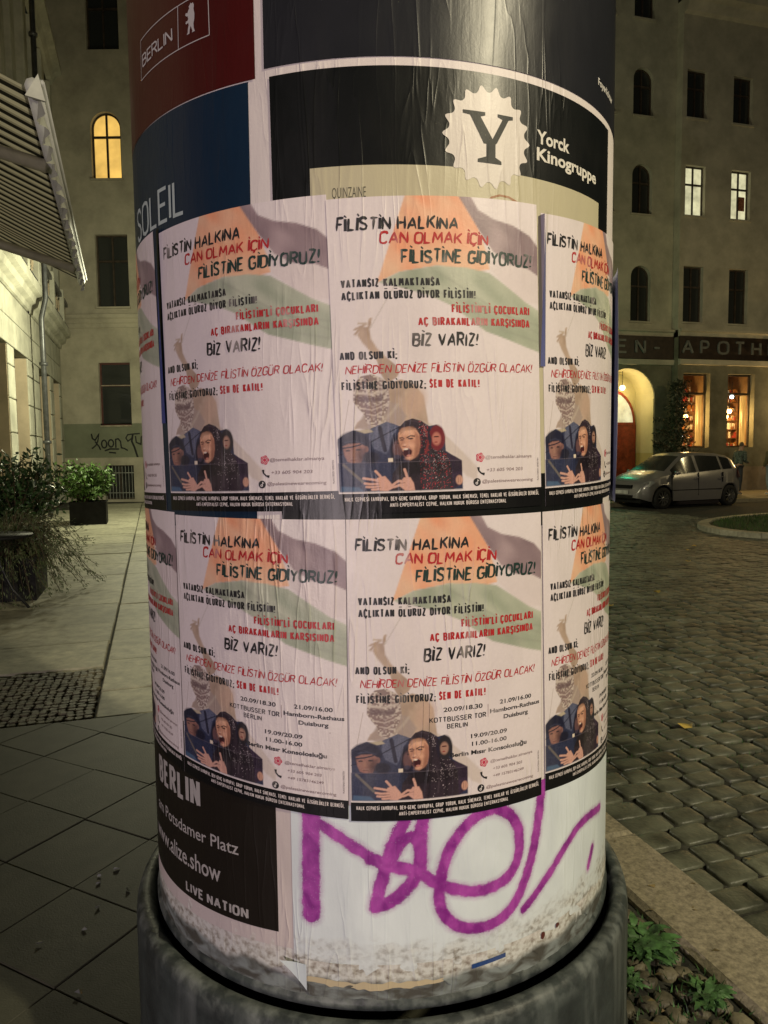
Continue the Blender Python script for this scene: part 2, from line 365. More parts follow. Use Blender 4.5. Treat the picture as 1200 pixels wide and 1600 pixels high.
# ------------------------------------------------------------------ painter for printed pictures
def vnoise(x, y, seed=0):
    def h(i, j): 
        n = np.sin(i * 127.1 + j * 311.7 + seed * 74.7) * 43758.5453; return n - np.floor(n)
    xi, yi = np.floor(x), np.floor(y); fx, fy = x - xi, y - yi; fx = fx * fx * (3 - 2 * fx); fy = fy * fy * (3 - 2 * fy)
    return (h(xi, yi) * (1 - fx) + h(xi + 1, yi) * fx) * (1 - fy) + (h(xi, yi + 1) * (1 - fx) + h(xi + 1, yi + 1) * fx) * fy
class Pa:
    def __init__(s, X, Y, base): s.X, s.Y = X, Y; s.c = np.tile(np.array(base, float), (len(X), 1))
    def put(s, a, col, op=1.):
        a = (np.clip(a, 0, 1) * op)[:, None]; col = np.array(col, float); s.c = s.c * (1 - a) + (col if col.ndim == 2 else col[None]) * a
    def sd(s, P):
        P = np.array(P, float); n = len(P); d = np.full(len(s.X), 1e9); ins = np.zeros(len(s.X), bool)
        for i in range(n):
            a, b = P[i], P[(i + 1) % n]; e = b - a; px, py = s.X - a[0], s.Y - a[1]
            t = np.clip((px * e[0] + py * e[1]) / max(e @ e, 1e-12), 0, 1); d = np.minimum(d, np.hypot(px - e[0] * t, py - e[1] * t))
            if e[1] != 0:
                c = ((a[1] > s.Y) != (b[1] > s.Y)) & (s.X < e[0] * (s.Y - a[1]) / e[1] + a[0]); ins ^= c
        return np.where(ins, -d, d)
    def poly(s, P, col, soft=6., op=1.): s.put(.5 - s.sd(P) / soft, col, op)
    def ell(s, cx, cy, rx, ry, col, rot=0., soft=.2, op=1.):
        c, q = math.cos(rot), math.sin(rot); x, y = s.X - cx, s.Y - cy; a, b = (x * c + y * q) / rx, (-x * q + y * c) / ry
        s.put((1 + soft - np.hypot(a, b)) / (2 * soft) if soft else np.hypot(a, b) < 1, col, op)
    def line(s, P, w, col, soft=5., op=1.):
        d = np.full(len(s.X), 1e9); P = np.array(P, float)
        for a, b in zip(P[:-1], P[1:]):
            e = b - a; t = np.clip(((s.X - a[0]) * e[0] + (s.Y - a[1]) * e[1]) / (e @ e), 0, 1); d = np.minimum(d, np.hypot(s.X - a[0] - e[0] * t, s.Y - a[1] - e[1] * t))
        s.put(.5 + (w / 2 - d) / soft, col, op)
PAPER = (.70, .63, .64)
BODY = [(5, 395), (60, 352), (150, 308), (215, 315), (300, 300), (390, 262), (455, 232), (530, 262), (575, 282), (620, 228), (690, 205), (770, 232), (840, 285), (910, 272), (960, 310), (985, 400), (990, 540), (1060, 590), (1140, 640), (1145, 935), (5, 935)]
def poster_art(u, v, redtint=False):
    p = Pa(u, v, PAPER)
    f1 = vnoise(u * 60 + v * 30, v * 25, 1); f2 = vnoise(u * 22 - v * 10, v * 40 + u * 30, 2); f3 = vnoise(u * 300, v * 300, 4)
    p.poly([(.150, .61), (.243, .61), (.262, .572), (.285, .535), (.303, .49), (.306, .461), (.27, .457), (.2, .466), (.13, .455), (.088, .436)], np.stack([.72 + .06 * f1, .32 + .16 * f2, .18 + .14 * f2], 1), .002)
    p.poly([(.236, .61), (.262, .61), (.285, .572), (.318, .556), (.36, .548), (.4, .532), (.43, .505), (.43, .452), (.395, .468), (.35, .474), (.315, .495), (.285, .535), (.262, .57)], np.stack([.20 + .2 * f2, .14 + .16 * f2, .16 + .16 * f2], 1), .0025)
    p.poly([(.285, .535), (.315, .495), (.35, .474), (.395, .468), (.43, .452), (.43, .40), (.38, .405), (.345, .43), (.31, .46)], np.stack([.60 + .05 * f2] * 3, 1) * np.array([1, .86, .85]), .003, .55)
    p.poly([(.09, .436), (.13, .455), (.2, .466), (.26, .463), (.305, .455), (.345, .43), (.385, .405), (.43, .385), (.43, .305), (.38, .318), (.335, .332), (.295, .344), (.262, .366), (.225, .392), (.18, .412), (.13, .426)], np.stack([.28 + .2 * f2, .32 + .18 * f2, .24 + .16 * f2], 1), .0025)
    for a, b in (((.14, .44), (.42, .36)), ((.2, .455), (.43, .34)), ((.25, .39), (.43, .325))): p.line([a, ((a[0] + b[0]) / 2, (a[1] + b[1]) / 2 - .012), b], .003, (.28, .29, .24), .004, .5)
    p.line([(.12, .43), (.072, .352)], .0016, (.42, .38, .34), .002, .7)
    X = (u - .0015) / .000206; Y = 935 - (v - .0415) / .000189; q = Pa(X, Y, (0, 0, 0)); q.c = p.c
    # standing figure with checked scarf, raised arm (faded print)
    nzz = vnoise(u * 90, v * 70, 17); tan = np.stack([.36 + .16 * nzz, .26 + .13 * nzz, .20 + .11 * nzz], 1)
    q.poly([(255, -720), (225, -640), (270, -560), (330, -480), (390, -380), (420, -250), (470, -150), (560, -210), (590, -260), (560, -330), (470, -420), (400, -500), (345, -600), (335, -700), (350, -790), (330, -800), (320, -720)], tan, 14)
    q.line([(262, -718), (205, -650)], 22, tan, 8); q.line([(290, -740), (205, -700)], 22, tan, 8); q.line([(310, -750), (240, -760)], 22, (.5, .4, .33), 8); q.line([(335, -730), (350, -800)], 20, tan, 8)
    q.poly([(470, -150), (600, -190), (720, -140), (800, -20), (820, 120), (840, 300), (700, 300), (520, 260), (330, 260), (160, 300), (190, 230), (270, 180), (300, 60)], tan, 16)
    q.ell(720, 40, 90, 150, (.52, .36, .28), .3, .4, .8)
    ch = np.clip((vnoise(X / 17, Y / 15, 5) - .45) * 4, 0, 1)[:, None]; kc = ch * np.array([[.55, .47, .42]]) + (1 - ch) * np.array([[.25, .18, .17]])
    q.poly([(300, 60), (230, 190), (170, 280), (300, 330), (560, 300), (640, 180), (560, 60), (480, 20)], (.36, .28, .25), 24, .9)
    q.poly([(165, -60), (175, -160), (240, -232), (340, -250), (440, -200), (480, -90), (490, 20), (470, 110), (430, 190), (480, 260), (330, 280), (265, 230), (260, 160), (205, 90), (160, 20)], kc, 10)
    q.poly([(175, -40), (330, -20), (440, -50), (430, 20), (300, 30), (200, 20)], (.13, .08, .09), 18, .8)
    q.line([(180, -70), (320, -50), (450, -80)], 26, (.56, .48, .43), 20, .8); q.poly([(210, 40), (330, 60), (430, 40), (400, 160), (320, 220), (270, 150)], (.22, .14, .14), 26, .55); q.line([(230, 90), (330, 110), (430, 70)], 12, (.6, .5, .45), 10, .7); q.line([(280, 150), (350, 165), (420, 130)], 12, (.6, .5, .45), 10, .7)
    q.line([(420, 230), (520, 120), (560, 60)], 26, (.5, .42, .35), 20, .6)
    q.poly([(720, 200), (860, 260), (1010, 400), (1160, 560), (1300, 720), (1290, 860), (1180, 800), (1050, 640), (960, 520), (860, 420)], (.50, .41, .34), 20, .55)
    q.line([(125, 0), (60, 350)], 5, (.3, .24, .2), 5, .8)
    # crowd photograph
    nz = vnoise(X / 9, Y / 9, 8)
    navy = np.stack([.018 + .015 * nz, .022 + .018 * nz, .055 + .035 * nz], 1)
    q.poly(BODY, navy, 5)
    q.poly([(310, 300), (390, 262), (455, 232), (530, 262), (565, 285), (505, 370), (480, 480), (440, 560), (330, 500), (290, 400)], np.stack([.07 + .06 * nz, .08 + .06 * nz, .14 + .08 * nz], 1), 16)
    q.poly([(175, 315), (300, 300), (330, 330), (250, 345)], (.45, .38, .28), 10)
    q.line([(390, 290), (430, 520)], 38, (.02, .02, .045), 10); q.line([(5, 560), (190, 500), (360, 400), (580, 280)], 10, (.01, .01, .03), 6)
    q.ell(150, 440, 145, 120, (.012, .013, .035), 0, .12)
    q.poly([(48, 470), (60, 560), (85, 625), (140, 650), (205, 640), (240, 570), (265, 480), (200, 440), (100, 445)], np.stack([.24 + .1 * nz, .115 + .05 * nz, .10 + .04 * nz], 1), 14)
    q.ell(262, 505, 20, 32, (.22, .11, .10)); q.line([(50, 488), (130, 478), (215, 455)], 13, (.01, .01, .03), 6)
    q.ell(95, 515, 22, 9, (.03, .02, .03)); q.ell(190, 508, 26, 10, (.03, .02, .03)); q.poly([(120, 520), (140, 520), (155, 570), (115, 572)], (.34, .18, .14), 14); q.line([(112, 600), (140, 596), (168, 602)], 7, (.36, .22, .18), 8, .7); q.line([(114, 610), (142, 612), (166, 608)], 6, (.10, .04, .05), 6, .8); q.poly([(205, 500), (262, 490), (240, 570), (205, 640), (180, 640)], (.10, .05, .06), 26, .6); q.ell(150, 545, 60, 30, (.33, .17, .13), 0, .5, .4)
    q.ell(300, 590, 80, 60, (.012, .012, .03)); q.poly([(0, 640), (260, 640), (470, 700), (480, 935), (0, 935)], navy, 12)
    q.line([(50, 660), (215, 835)], 26, (.15, .13, .12), 12); q.poly([(20, 880), (180, 890), (230, 935), (10, 935)], (.06, .11, .2), 16)
    q.ell(540, 520, 62, 150, (.012, .01, .025)); q.ell(545, 510, 45, 85, (.13, .065, .07)); q.ell(540, 590, 30, 22, (.05, .04, .07)); q.ell(560, 450, 22, 10, (.03, .02, .03))
    q.poly([(455, 600), (498, 600), (498, 640), (455, 640)], (.72, .62, .5), 5)
    scarf = [(560, 300), (620, 232), (690, 206), (775, 235), (845, 305), (870, 420), (950, 520), (1025, 590), (1060, 720), (1060, 935), (470, 935), (490, 760), (560, 660), (640, 640), (730, 560), (560, 400)]
    spk = vnoise(X / 7, Y / 7, 12); rr_ = (X > 745).astype(float) * (spk > .80); wh = (X > 740).astype(float) * (vnoise(X / 6 + 9, Y / 6, 13) > .86)
    sc = np.stack([.022 + .015 * nz, .014 + .01 * nz, .022 + .014 * nz], 1); sc = sc + (rr_[:, None] * np.array([.42, .02, .03]) if redtint else 0) + wh[:, None] * np.array([.42, .36, .38])
    q.poly(scarf, sc, 8)
    if redtint: q.line([(790, 290), (835, 420), (800, 560)], 20, (.32, .03, .03), 14, .6)
    q.poly([(556, 350), (590, 300), (655, 285), (715, 305), (748, 370), (752, 470), (735, 560), (700, 605), (655, 628), (622, 610), (598, 550), (570, 480), (553, 410)], np.stack([.50 + .2 * nz, .25 + .12 * nz, .165 + .08 * nz], 1), 10)
    q.poly([(700, 330), (752, 380), (752, 500), (720, 590), (690, 600), (715, 480)], (.30, .12, .08), 22, .7)
    q.ell(690, 470, 34, 60, (.68, .36, .24), 0, .6, .35); q.ell(575, 455, 18, 40, (.36, .16, .11), 0, .6, .5); q.line([(592, 560), (618, 606), (655, 624)], 12, (.32, .14, .10), 12, .6)
    q.poly([(560, 320), (600, 290), (690, 282), (740, 330), (700, 318), (620, 330), (575, 360)], (.20, .10, .07), 12, .7)
    q.line([(568, 400), (592, 396), (612, 412)], 12, (.04, .02, .02), 7); q.line([(632, 398), (665, 378), (702, 384)], 12, (.04, .02, .02), 7)
    q.ell(588, 420, 20, 7, (.03, .015, .02)); q.ell(666, 408, 26, 8, (.03, .015, .02)); q.poly([(606, 410), (622, 410), (630, 470), (600, 486), (584, 474)], (.70, .38, .26), 10); q.ell(606, 484, 20, 6, (.22, .08, .06))
    q.ell(634, 545, 40, 48, (.05, .01, .015), .2, .12); q.ell(618, 512, 24, 9, (.75, .62, .52)); q.ell(646, 580, 22, 12, (.5, .2, .16)); q.line([(600, 505), (640, 498), (672, 520)], 6, (.62, .28, .22), 4)
    q.ell(640, 340, 50, 30, (.78, .48, .34), 0, .7, .5); q.ell(600, 440, 20, 40, (.30, .13, .09), .1, .7, .6); q.ell(690, 440, 46, 22, (.42, .19, .13), 0, .7, .6); q.ell(716, 520, 24, 70, (.22, .09, .06), .1, .7, .55)
    q.ell(664, 470, 26, 26, (.74, .42, .30), 0, .8, .5); q.line([(650, 486), (678, 530), (672, 580)], 8, (.26, .11, .08), 14, .6); q.ell(640, 612, 30, 12, (.62, .34, .25), 0, .8, .6); q.ell(610, 470, 8, 10, (.85, .58, .46), 0, .8, .5)
    q.poly([(560, 600), (640, 632), (740, 580), (790, 700), (700, 820), (560, 760)], (.012, .008, .014), 40, .55)
    for P in ([(760, 250), (800, 400), (770, 560), (700, 660)], [(840, 320), (850, 480), (900, 640)], [(700, 660), (760, 780), (740, 930)], [(880, 560), (930, 720), (920, 930)], [(600, 700), (640, 820), (630, 930)]): q.line(P, 16, (.004, .003, .006), 26, .6)
    for P in ([(640, 225), (720, 232), (780, 270)], [(980, 620), (1010, 760)], [(830, 620), (850, 760), (840, 880)]): q.line(P, 8, (.11, .08, .10), 18, .5)
    q.ell(200, 560, 40, 60, (.05, .025, .03), .2, .7, .6); q.ell(100, 560, 22, 30, (.30, .16, .13), 0, .8, .6); q.line([(70, 430), (150, 415), (240, 440)], 8, (.06, .07, .13), 14, .6); q.line([(60, 700), (180, 690), (300, 720)], 10, (.05, .06, .11), 20, .5); q.line([(60, 780), (140, 800)], 10, (.06, .07, .12), 20, .5)
    for P in ([(420, 800), (440, 930)], [(450, 840), (480, 910)], [(640, 830), (660, 930)]): q.line(P, 8, (.25, .12, .09), 14, .5)
    q.ell(912, 405, 76, 128, (.16, .015, .025) if redtint else (.022, .018, .024), 0, .1); q.ell(906, 415, 42, 66, (.46, .17, .13) if redtint else (.36, .20, .15)); q.ell(905, 395, 26, 7, (.05, .01, .01)); q.ell(900, 450, 16, 6, (.25, .04, .04)); q.poly([(830, 300), (860, 420), (850, 520), (820, 400)], (.02, .015, .03), 10)
    q.poly([(1000, 560), (1080, 600), (1143, 645), (1143, 880), (1050, 935), (1040, 700)], np.stack([.02 + .03 * nz, .012 + .015 * nz, .03 + .03 * nz], 1), 8)
    q.ell(1112, 842, 34, 48, (.55, .3, .22)); q.line([(1100, 810), (1100, 870)], 4, (.2, .08, .07), 4); q.line([(1120, 812), (1120, 870)], 4, (.2, .08, .07), 4)
    q.poly([(480, 640), (1140, 640), (1140, 760), (480, 770)], (.0, .0, .0), 20, .35)
    sk = np.stack([.56 + .1 * nz, .31 + .06 * nz, .25 + .05 * nz], 1)
    q.poly([(345, 800), (420, 780), (470, 850), (500, 900), (440, 935), (370, 930), (340, 880)], sk, 10)
    for P in ([(395, 810), (365, 765), (337, 730)], [(370, 830), (290, 812), (225, 800)], [(365, 858), (290, 862), (235, 852)], [(370, 885), (310, 892), (250, 888)], [(390, 908), (330, 916), (300, 915)]): q.line(P, 24, sk, 8)
    for P in ([(365, 845), (260, 835)], [(365, 872), (260, 874)], [(375, 898), (285, 904)]): q.line(P, 5, (.12, .05, .05), 5, .9)
    q.poly([(590, 800), (650, 800), (680, 860), (690, 935), (600, 935), (540, 880)], sk, 10)
    for P in ([(625, 815), (612, 760), (600, 718)], [(600, 840), (540, 835), (480, 880)], [(600, 870), (540, 880), (500, 895)]): q.line(P, 24, sk, 8)
    q.line([(600, 855), (520, 862)], 5, (.12, .05, .05), 5, .9)
    q.line([(0, 641), (1140, 641)], 4, (.25, .2, .24), 4, .35)
    q.c = q.c * (1 + (f3 - .5)[:, None] * .05)
    return q.c
BK = (.016, .016, .018); RED = (.42, .018, .022); DG = (.012, .035, .03)
def build_poster(key, name, label, c, off, dates=False, group='copies of the same rally poster pasted round the column'):
    mid = (np.array(c[0]) + np.array(c[2])) / 2; ph = math.radians(mid[0])
    root = empty('rally_poster', (CX + CRAD * math.sin(ph), CY - CRAD * math.cos(ph), mid[1]), 0, label, 'poster', group); root['_abs'] = 1
    S = Sheet(root, .42, .594, *c, off); art = (lambda u, v: poster_art(u, v, True)) if key == 'p2' else poster_art
    M_ART_, M_TXT = (M_ART2, M_TXT2) if dates else (M_ART, globals()['M_TXT'])
    S.grid('paper_sheet', M_ART_, art, .0028)
    S.grid('printed_photograph', M_ART_, art, .00115, .0, .0405, .2385, .30, .00025, keep=lambda u, v: v < .2965 - 0 * u)
    sd = sum(map(ord, key))
    def st(*a, **k): return stroke_text(*a, **k)
    def ln(name, items, col, off=.0004):
        for it in items: S.decal(name, it, col, M_TXT, off)
    ln('headline', [st('FİLİSTİN HALKINA', .016, .244, .534, .0215, .22, True, .08, .17, seed=sd), st('BİZ VARIZ!', .148, .276, .317, .0225, .205, True, .1, .2, seed=sd + 3)], BK)
    ln('green_headline', [st('FİLİSTİNE GİDİYORUZ!', .133, .402, .472, .0222, .21, True, .08, .17, seed=sd + 1)], DG)
    ln('red_headline', [st('CAN OLMAK İÇİN', .094, .304, .507, .0195, .21, True, .1, .17, seed=sd + 2), st('NEHİRDEN DENİZE FİLİSTİN ÖZGÜR OLACAK!', .022, .398, .267, .0150, .15, True, .16, .17, seed=sd + 4)], RED)
    ln('slogan', [st(*a, .0162, .215, gap=.3) for a in (('VATANSIZ KALMAKTANSA', .021, .205, .428), ('AÇLIKTAN ÖLÜRÜZ DİYOR FİLİSTİN!', .021, .275, .405), ('AND OLSUN Kİ;', .013, .120, .293), ('FİLİSTİNE GİDİYORUZ;', .014, .172, .236))], BK)
    ln('red_slogan', [st(*a, .0162, .215, gap=.3) for a in (("FİLİSTİN'Lİ ÇOCUKLARI", .226, .396, .378), ('AÇ BIRAKANLARIN KARŞISINDA', .161, .396, .354), ('SEN DE KATIL!', .178, .278, .237))], RED)
    S.decal('footer_band', [rect(0, .42, -.0002, .0375)], (.005, .005, .006), M_DARKP, .0005, cut=.02)
    ln('footer_lettering', [st('HALK CEPHESİ (AVRUPA), DEV-GENÇ (AVRUPA), GRUP YORUM, HALK SİNEMASI, TEMEL HAKLAR VE ÖZGÜRLÜKLER DERNEĞİ,', .011, .412, .0225, .0082, .17, gap=.3), st('ANTİ-EMPERYALİST CEPHE, HALKIN HUKUK BÜROSU ENTERNASYONAL', .095, .33, .0105, .0078, .17, gap=.3)], (.62, .56, .55), .0009)
    GR = (.22, .15, .15)
    if dates:
        F = lambda *a, **k: font_text(*a, **k)
        ln('date_lettering', [F('20.09/18.30', .187, .271, .2125, .0085, .02), F('21.09/16.00', .311, .391, .2145, .0082, .02), F('Hamborn-Rathaus', .288, .414, .1985, .0080, .025), F('Duisburg', .32, .382, .183, .0080, .025),
                F('19.09/20.09', .245, .328, .1535, .0080, .02), F('11.00-16.00', .247, .327, .1375, .0080, .02), F('Berlin Mısır Konsolosluğu', .2, .378, .120, .0082, .03)], BK)
        ln('station_lettering', [st('KOTTBUSSER TOR', .158, .279, .1925, .0105, .19, gap=.36), st('BERLIN', .194, .238, .178, .0100, .19, gap=.36)], BK)
        ln('divider_line', [[rect(.2, .386, .1715, .1724)], [rect(.283, .2838, .192, .218)]], (.2, .1, .1))
        ln('contact_lettering', [F('@temelhaklar.almanya', .288, .394, .097, .0058, .006, .1), F('+33 605 904 203', .294, .366, .081, .0056, .006, .1), F('+49 15783146249', .294, .37, .066, .0056, .006, .1), F('@palestinewearecoming', .278, .396, .045, .0058, .006, .1)], GR)
        ig, ph_, tk = (.273, .1), (.273, .074), (.266, .048)
    else:
        F = lambda *a, **k: font_text(*a, **k)
        ln('contact_lettering', [F('@temelhaklar.almanya', .286, .395, .0985, .0062, .006, .1), F('+33 605 904 203', .288, .371, .0735, .0062, .006, .1), F('@palestinewearecoming', .278, .397, .0515, .0062, .006, .1)], GR)
        ig, ph_, tk = (.275, .1015), (.2765, .0755), (.267, .0535)
    S.decal('margin_lettering', [(V[:, ::-1] * np.array([-1, 1]) + np.array([.413, .052]), Fc[::1], l) for V, Fc, l in font_text('PLAKATIEREN VERBOTEN', 0, .045, 0, .0035)], (.12, .1, .1), M_TXT)
    def disc(c, r, n=20, l=0, wob=0): return (np.array([(c[0] + r * (1 + wob * math.cos(5 * 2 * PI * k / n)) * math.cos(2 * PI * k / n), c[1] + r * (1 + wob * math.cos(5 * 2 * PI * k / n)) * math.sin(2 * PI * k / n)) for k in range(n)]), [tuple(range(n))], l)
    def ring(c, r0, r1, n=20, l=0):
        V = [(c[0] + r0 * math.cos(2 * PI * k / n), c[1] + r0 * math.sin(2 * PI * k / n)) for k in range(n)] + [(c[0] + r1 * math.cos(2 * PI * k / n), c[1] + r1 * math.sin(2 * PI * k / n)) for k in range(n)]
        return (np.array(V), [(n + k, n + (k + 1) % n, (k + 1) % n, k) for k in range(n)], l)
    S.decal('red_icon', [disc(ig, .0088, 30, 0, .1)], (.50, .03, .08), M_TXT)
    S.decal('icon_lines', [ring(ig, .0035, .0046, l=3), disc((ig[0] + .0045, ig[1] + .0045), .0008, 8, 3)] + [ring(ig, .0062, .007, l=3)], (.75, .5, .5), M_TXT, .0006)
    pa = [(ph_[0] - .006, ph_[1] + .007), (ph_[0] - .005, ph_[1]), (ph_[0], ph_[1] - .005), (ph_[0] + .007, ph_[1] - .007)]
    V, Fc = strip(pa, [.0055, .003, .003, .0055]); S.decal('telephone_icon', [(np.array(V), Fc, 0)], BK, M_TXT)
    S.decal('round_icon', [disc(tk, .0078, 24)], BK, M_TXT)
    V, Fc = strip([(tk[0] + .004, tk[1] + .002), (tk[0] + .0012, tk[1] + .0045), (tk[0] + .0008, tk[1] - .002)], .0014)
    S.decal('note_mark', [(np.array(V), Fc, 3), ring((tk[0] - .001, tk[1] - .0022), .0012, .0026, 12, 3)], (.75, .7, .7), M_TXT, .0007)
    return S

# ================================================================== GROUND (setting)
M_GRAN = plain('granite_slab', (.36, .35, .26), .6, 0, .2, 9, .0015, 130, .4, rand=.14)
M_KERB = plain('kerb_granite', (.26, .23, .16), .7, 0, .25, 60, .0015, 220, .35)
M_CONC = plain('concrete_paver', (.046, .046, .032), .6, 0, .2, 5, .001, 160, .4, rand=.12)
M_COB = plain('basalt_cobble', (.108, .114, .082), .44, 0, .4, 4.5, .003, 60, .42, rand=.22)
M_MOS = plain('mosaic_stone', (.12, .108, .072), .6, 0, .35, 12, .0015, 150, .4, rand=.25)
M_JOINT = plain('dark_earth_joint', (.028, .028, .02), .9, 0, .5, 14, .004, 60)
M_ROADFAR = plain('road_bed', (.045, .044, .036), .7, 0, .3, 3, .004, 30)
def tsquad(t0, t1, s0, s1, z): return [ts(t0, s0, z), ts(t1, s0, z), ts(t1, s1, z), ts(t0, s1, z)]
g = mk('ground', [(-150, -60, -.16), (150, -60, -.16), (150, 200, -.16), (-150, 200, -.16)], [(0, 1, 2, 3)], M_ROADFAR); tag(g, kind='structure')
def slab(mb, t0, t1, s0, s1, z, rr, gap=.006, ch=.006, zj=.004, thick=.05):
    dz = rr.uniform(-zj, zj); j = lambda: rr.uniform(-.4, .4) * gap
    V = []; o = [(t0 + gap + j(), s0 + gap + j()), (t1 - gap + j(), s0 + gap + j()), (t1 - gap + j(), s1 - gap + j()), (t0 + gap + j(), s1 - gap + j())]
    ct, cs = (t0 + t1) / 2, (s0 + s1) / 2
    V += [ts(t, s, z - thick) for t, s in o]; V += [ts(t, s, z - ch + dz) for t, s in o]
    V += [ts(t + (ch if t < ct else -ch), s + (ch if s < cs else -ch), z + dz + rr.uniform(-zj, zj) * .6) for t, s in o]
    return mb.add(V, [(0, 1, 5, 4), (1, 2, 6, 5), (2, 3, 7, 6), (3, 0, 4, 7), (4, 5, 9, 8), (5, 6, 10, 9), (6, 7, 11, 10), (7, 4, 8, 11), (8, 9, 10, 11)])
rr = random.Random(3)
mb = MB(); V = []
mb.add(tsquad(-2.9, 1.84, -8, 31, -.028), [(0, 1, 2, 3)])
side = mb.build('pavement', M_JOINT); tag(side, kind='structure')
road = mk('road', tsquad(1.80, 60, -12, 60, -.0935), [(0, 1, 2, 3)], M_JOINT); tag(road, kind='structure')
def piece(name, fn, mat, parent, smooth=False):
    m_ = MB(); fn(m_); return m_.build(name, mat, parent, smooth=smooth)
# long granite slabs in two rows
sL = [4.4, 4.78]; rowL = [5.76, 6.55, 7.29, 8.24, 9.3, 10.25, 11.3, 12.5, 13.95, 14.5, 15.6, 16.9, 18.2, 19.4, 20.6, 21.8, 23, 24.4, 25.8]
for a, b in zip(rowL[:-1], rowL[1:]):
    piece('granite_slab', lambda m_: slab(m_, -2.0, -.395 + rr.uniform(-.007, .007), a, b, 0, rr, .005, .008), M_GRAN, side)
    if a < 22: piece('granite_slab', lambda m_: slab(m_, -2.88, -2.01, a + .3, b + .3, 0, rr, .007, .008), M_GRAN, side)
rowR = [4.62, 5.15, 5.92, 6.95, 8.18, 9.2, 10.3, 11.5, 12.6, 13.8, 15, 16.3, 17.5, 18.8, 20, 21.5, 23, 24.5, 26]
for a, b in zip(rowR[:-1], rowR[1:]):
    piece('granite_slab', lambda m_: slab(m_, -.39, .62, a, b, -.004, rr, .006, .008), M_GRAN, side)
    if a < 16: piece('granite_slab', lambda m_: slab(m_, .63, 1.53, a + .2, b + .2, -.004, rr, .006, .008), M_GRAN, side)
for t0, t1, s0, s1 in ((-2.88, -1.28, 4.62, 5.75), (-.385, 1.2, 4.62, 4.615)):
    if s1 > s0: piece('granite_slab', lambda m_: slab(m_, t0, t1, s0, s1, 0, rr), M_GRAN, side)
# diagonal square pavers near the column
def poly_slab(mb, P, z, ch=.003, gap=.0012):
    P = np.array(P); c = P.mean(0); n = len(P)
    q = lambda k: c + (P - c) * (1 - k / np.maximum(np.linalg.norm(P - c, axis=1), .02))[:, None]
    A, B = q(gap * 1.4), q((gap + ch) * 1.4); V = [ts(*p, z - .04) for p in A] + [ts(*p, z - ch) for p in A] + [ts(*p, z) for p in B]
    F_ = [(i, (i + 1) % n, n + (i + 1) % n, n + i) for i in range(n)] + [(n + i, n + (i + 1) % n, 2 * n + (i + 1) % n, 2 * n + i) for i in range(n)] + [tuple(range(2 * n, 3 * n))]
    return mb.add(V, F_)
def clip(P, ax, lim, keep_less):
    out = []
    for i in range(len(P)):
        a, b = P[i], P[(i + 1) % len(P)]; ia = (a[ax] <= lim) == keep_less; ib = (b[ax] <= lim) == keep_less
        if ia: out.append(a)
        if ia != ib: k = (lim - a[ax]) / (b[ax] - a[ax]); out.append((a[0] + k * (b[0] - a[0]), a[1] + k * (b[1] - a[1])))
    return out
hd = .2635
for i in range(-12, 10):
    for j in range(-8, 32):
        if (i + j) % 2: continue
        t, s = -.33 + hd * i, 3.56 + hd * (j - 12)
        P = [(t - hd, s), (t, s - hd), (t + hd, s), (t, s + hd)]
        for ax, lim, kl in ((1, 4.6, True), (0, 1.18, True), (0, -2.88, False), (1, -1.5, False)):
            if P: P = clip(P, ax, lim, kl)
        if not P or len(P) < 3: continue
        A = abs(sum(P[k][0] * P[(k + 1) % len(P)][1] - P[(k + 1) % len(P)][0] * P[k][1] for k in range(len(P)))) / 2
        if A < .01: continue
        vis = s > 1.2 and t > -1.7
        if not vis: continue
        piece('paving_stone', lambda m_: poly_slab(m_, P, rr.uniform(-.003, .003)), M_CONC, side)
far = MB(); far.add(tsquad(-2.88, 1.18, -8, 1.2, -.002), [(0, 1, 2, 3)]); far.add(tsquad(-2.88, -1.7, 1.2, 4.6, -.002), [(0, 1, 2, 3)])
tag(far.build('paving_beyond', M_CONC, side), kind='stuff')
# mosaic patches (small stones)
def pebble(mb, t, s, w_, l_, z, rr, rot=0.):
    n = 6; pts = []
    for k in range(n):
        a = 2 * PI * (k + .5) / n + rr.uniform(-.2, .2); x, y = math.cos(a) * w_ * rr.uniform(.9, 1.12), math.sin(a) * l_ * rr.uniform(.9, 1.12)
        pts.append((t + x * math.cos(rot) - y * math.sin(rot), s + x * math.sin(rot) + y * math.cos(rot)))
    c = (t, s); V = [ts(*p, z - .03) for p in pts] + [ts(*p, z - .008) for p in pts] + [ts(c[0] + (p[0] - c[0]) * .82, c[1] + (p[1] - c[1]) * .82, z - .003 + rr.uniform(-.001, .002)) for p in pts]
    return mb.add(V, [(i, (i + 1) % n, n + (i + 1) % n, n + i) for i in range(n)] + [(n + i, n + (i + 1) % n, 2 * n + (i + 1) % n, 2 * n + i) for i in range(n)] + [tuple(range(2 * n, 3 * n))])
mos = MB(); s = 4.665
while s < 5.745:
    t = -1.26
    while t < -.415:
        if True: pebble(mos, t + rr.uniform(-.008, .008), s + rr.uniform(-.008, .008), .030, .031, rr.uniform(-.006, .001), rr, .6)
        t += .052
    s += .054
tag(mos.build('mosaic_paving', M_MOS, side), kind='stuff')
rest = MB(); npb = 0
s = .6
while s < 9.:
    t = 1.215
    while t < 1.53:
        tj, sj = t + rr.uniform(-.01, .01), s + rr.uniform(-.012, .012)
        if 1.3 < s < 3.2 and npb < 200: piece('mosaic_stone', lambda m_: pebble(m_, tj, sj, .031, .034, rr.uniform(-.014, .0), rr, rr.uniform(-.4, .4)), M_MOS, side, True); npb += 1
        else: pebble(rest, tj, sj, .031, .034, rr.uniform(-.012, .0), rr, .3)
        t += .066
    s += .072
tag(rest.build('mosaic_strip', M_MOS, side), kind='stuff')
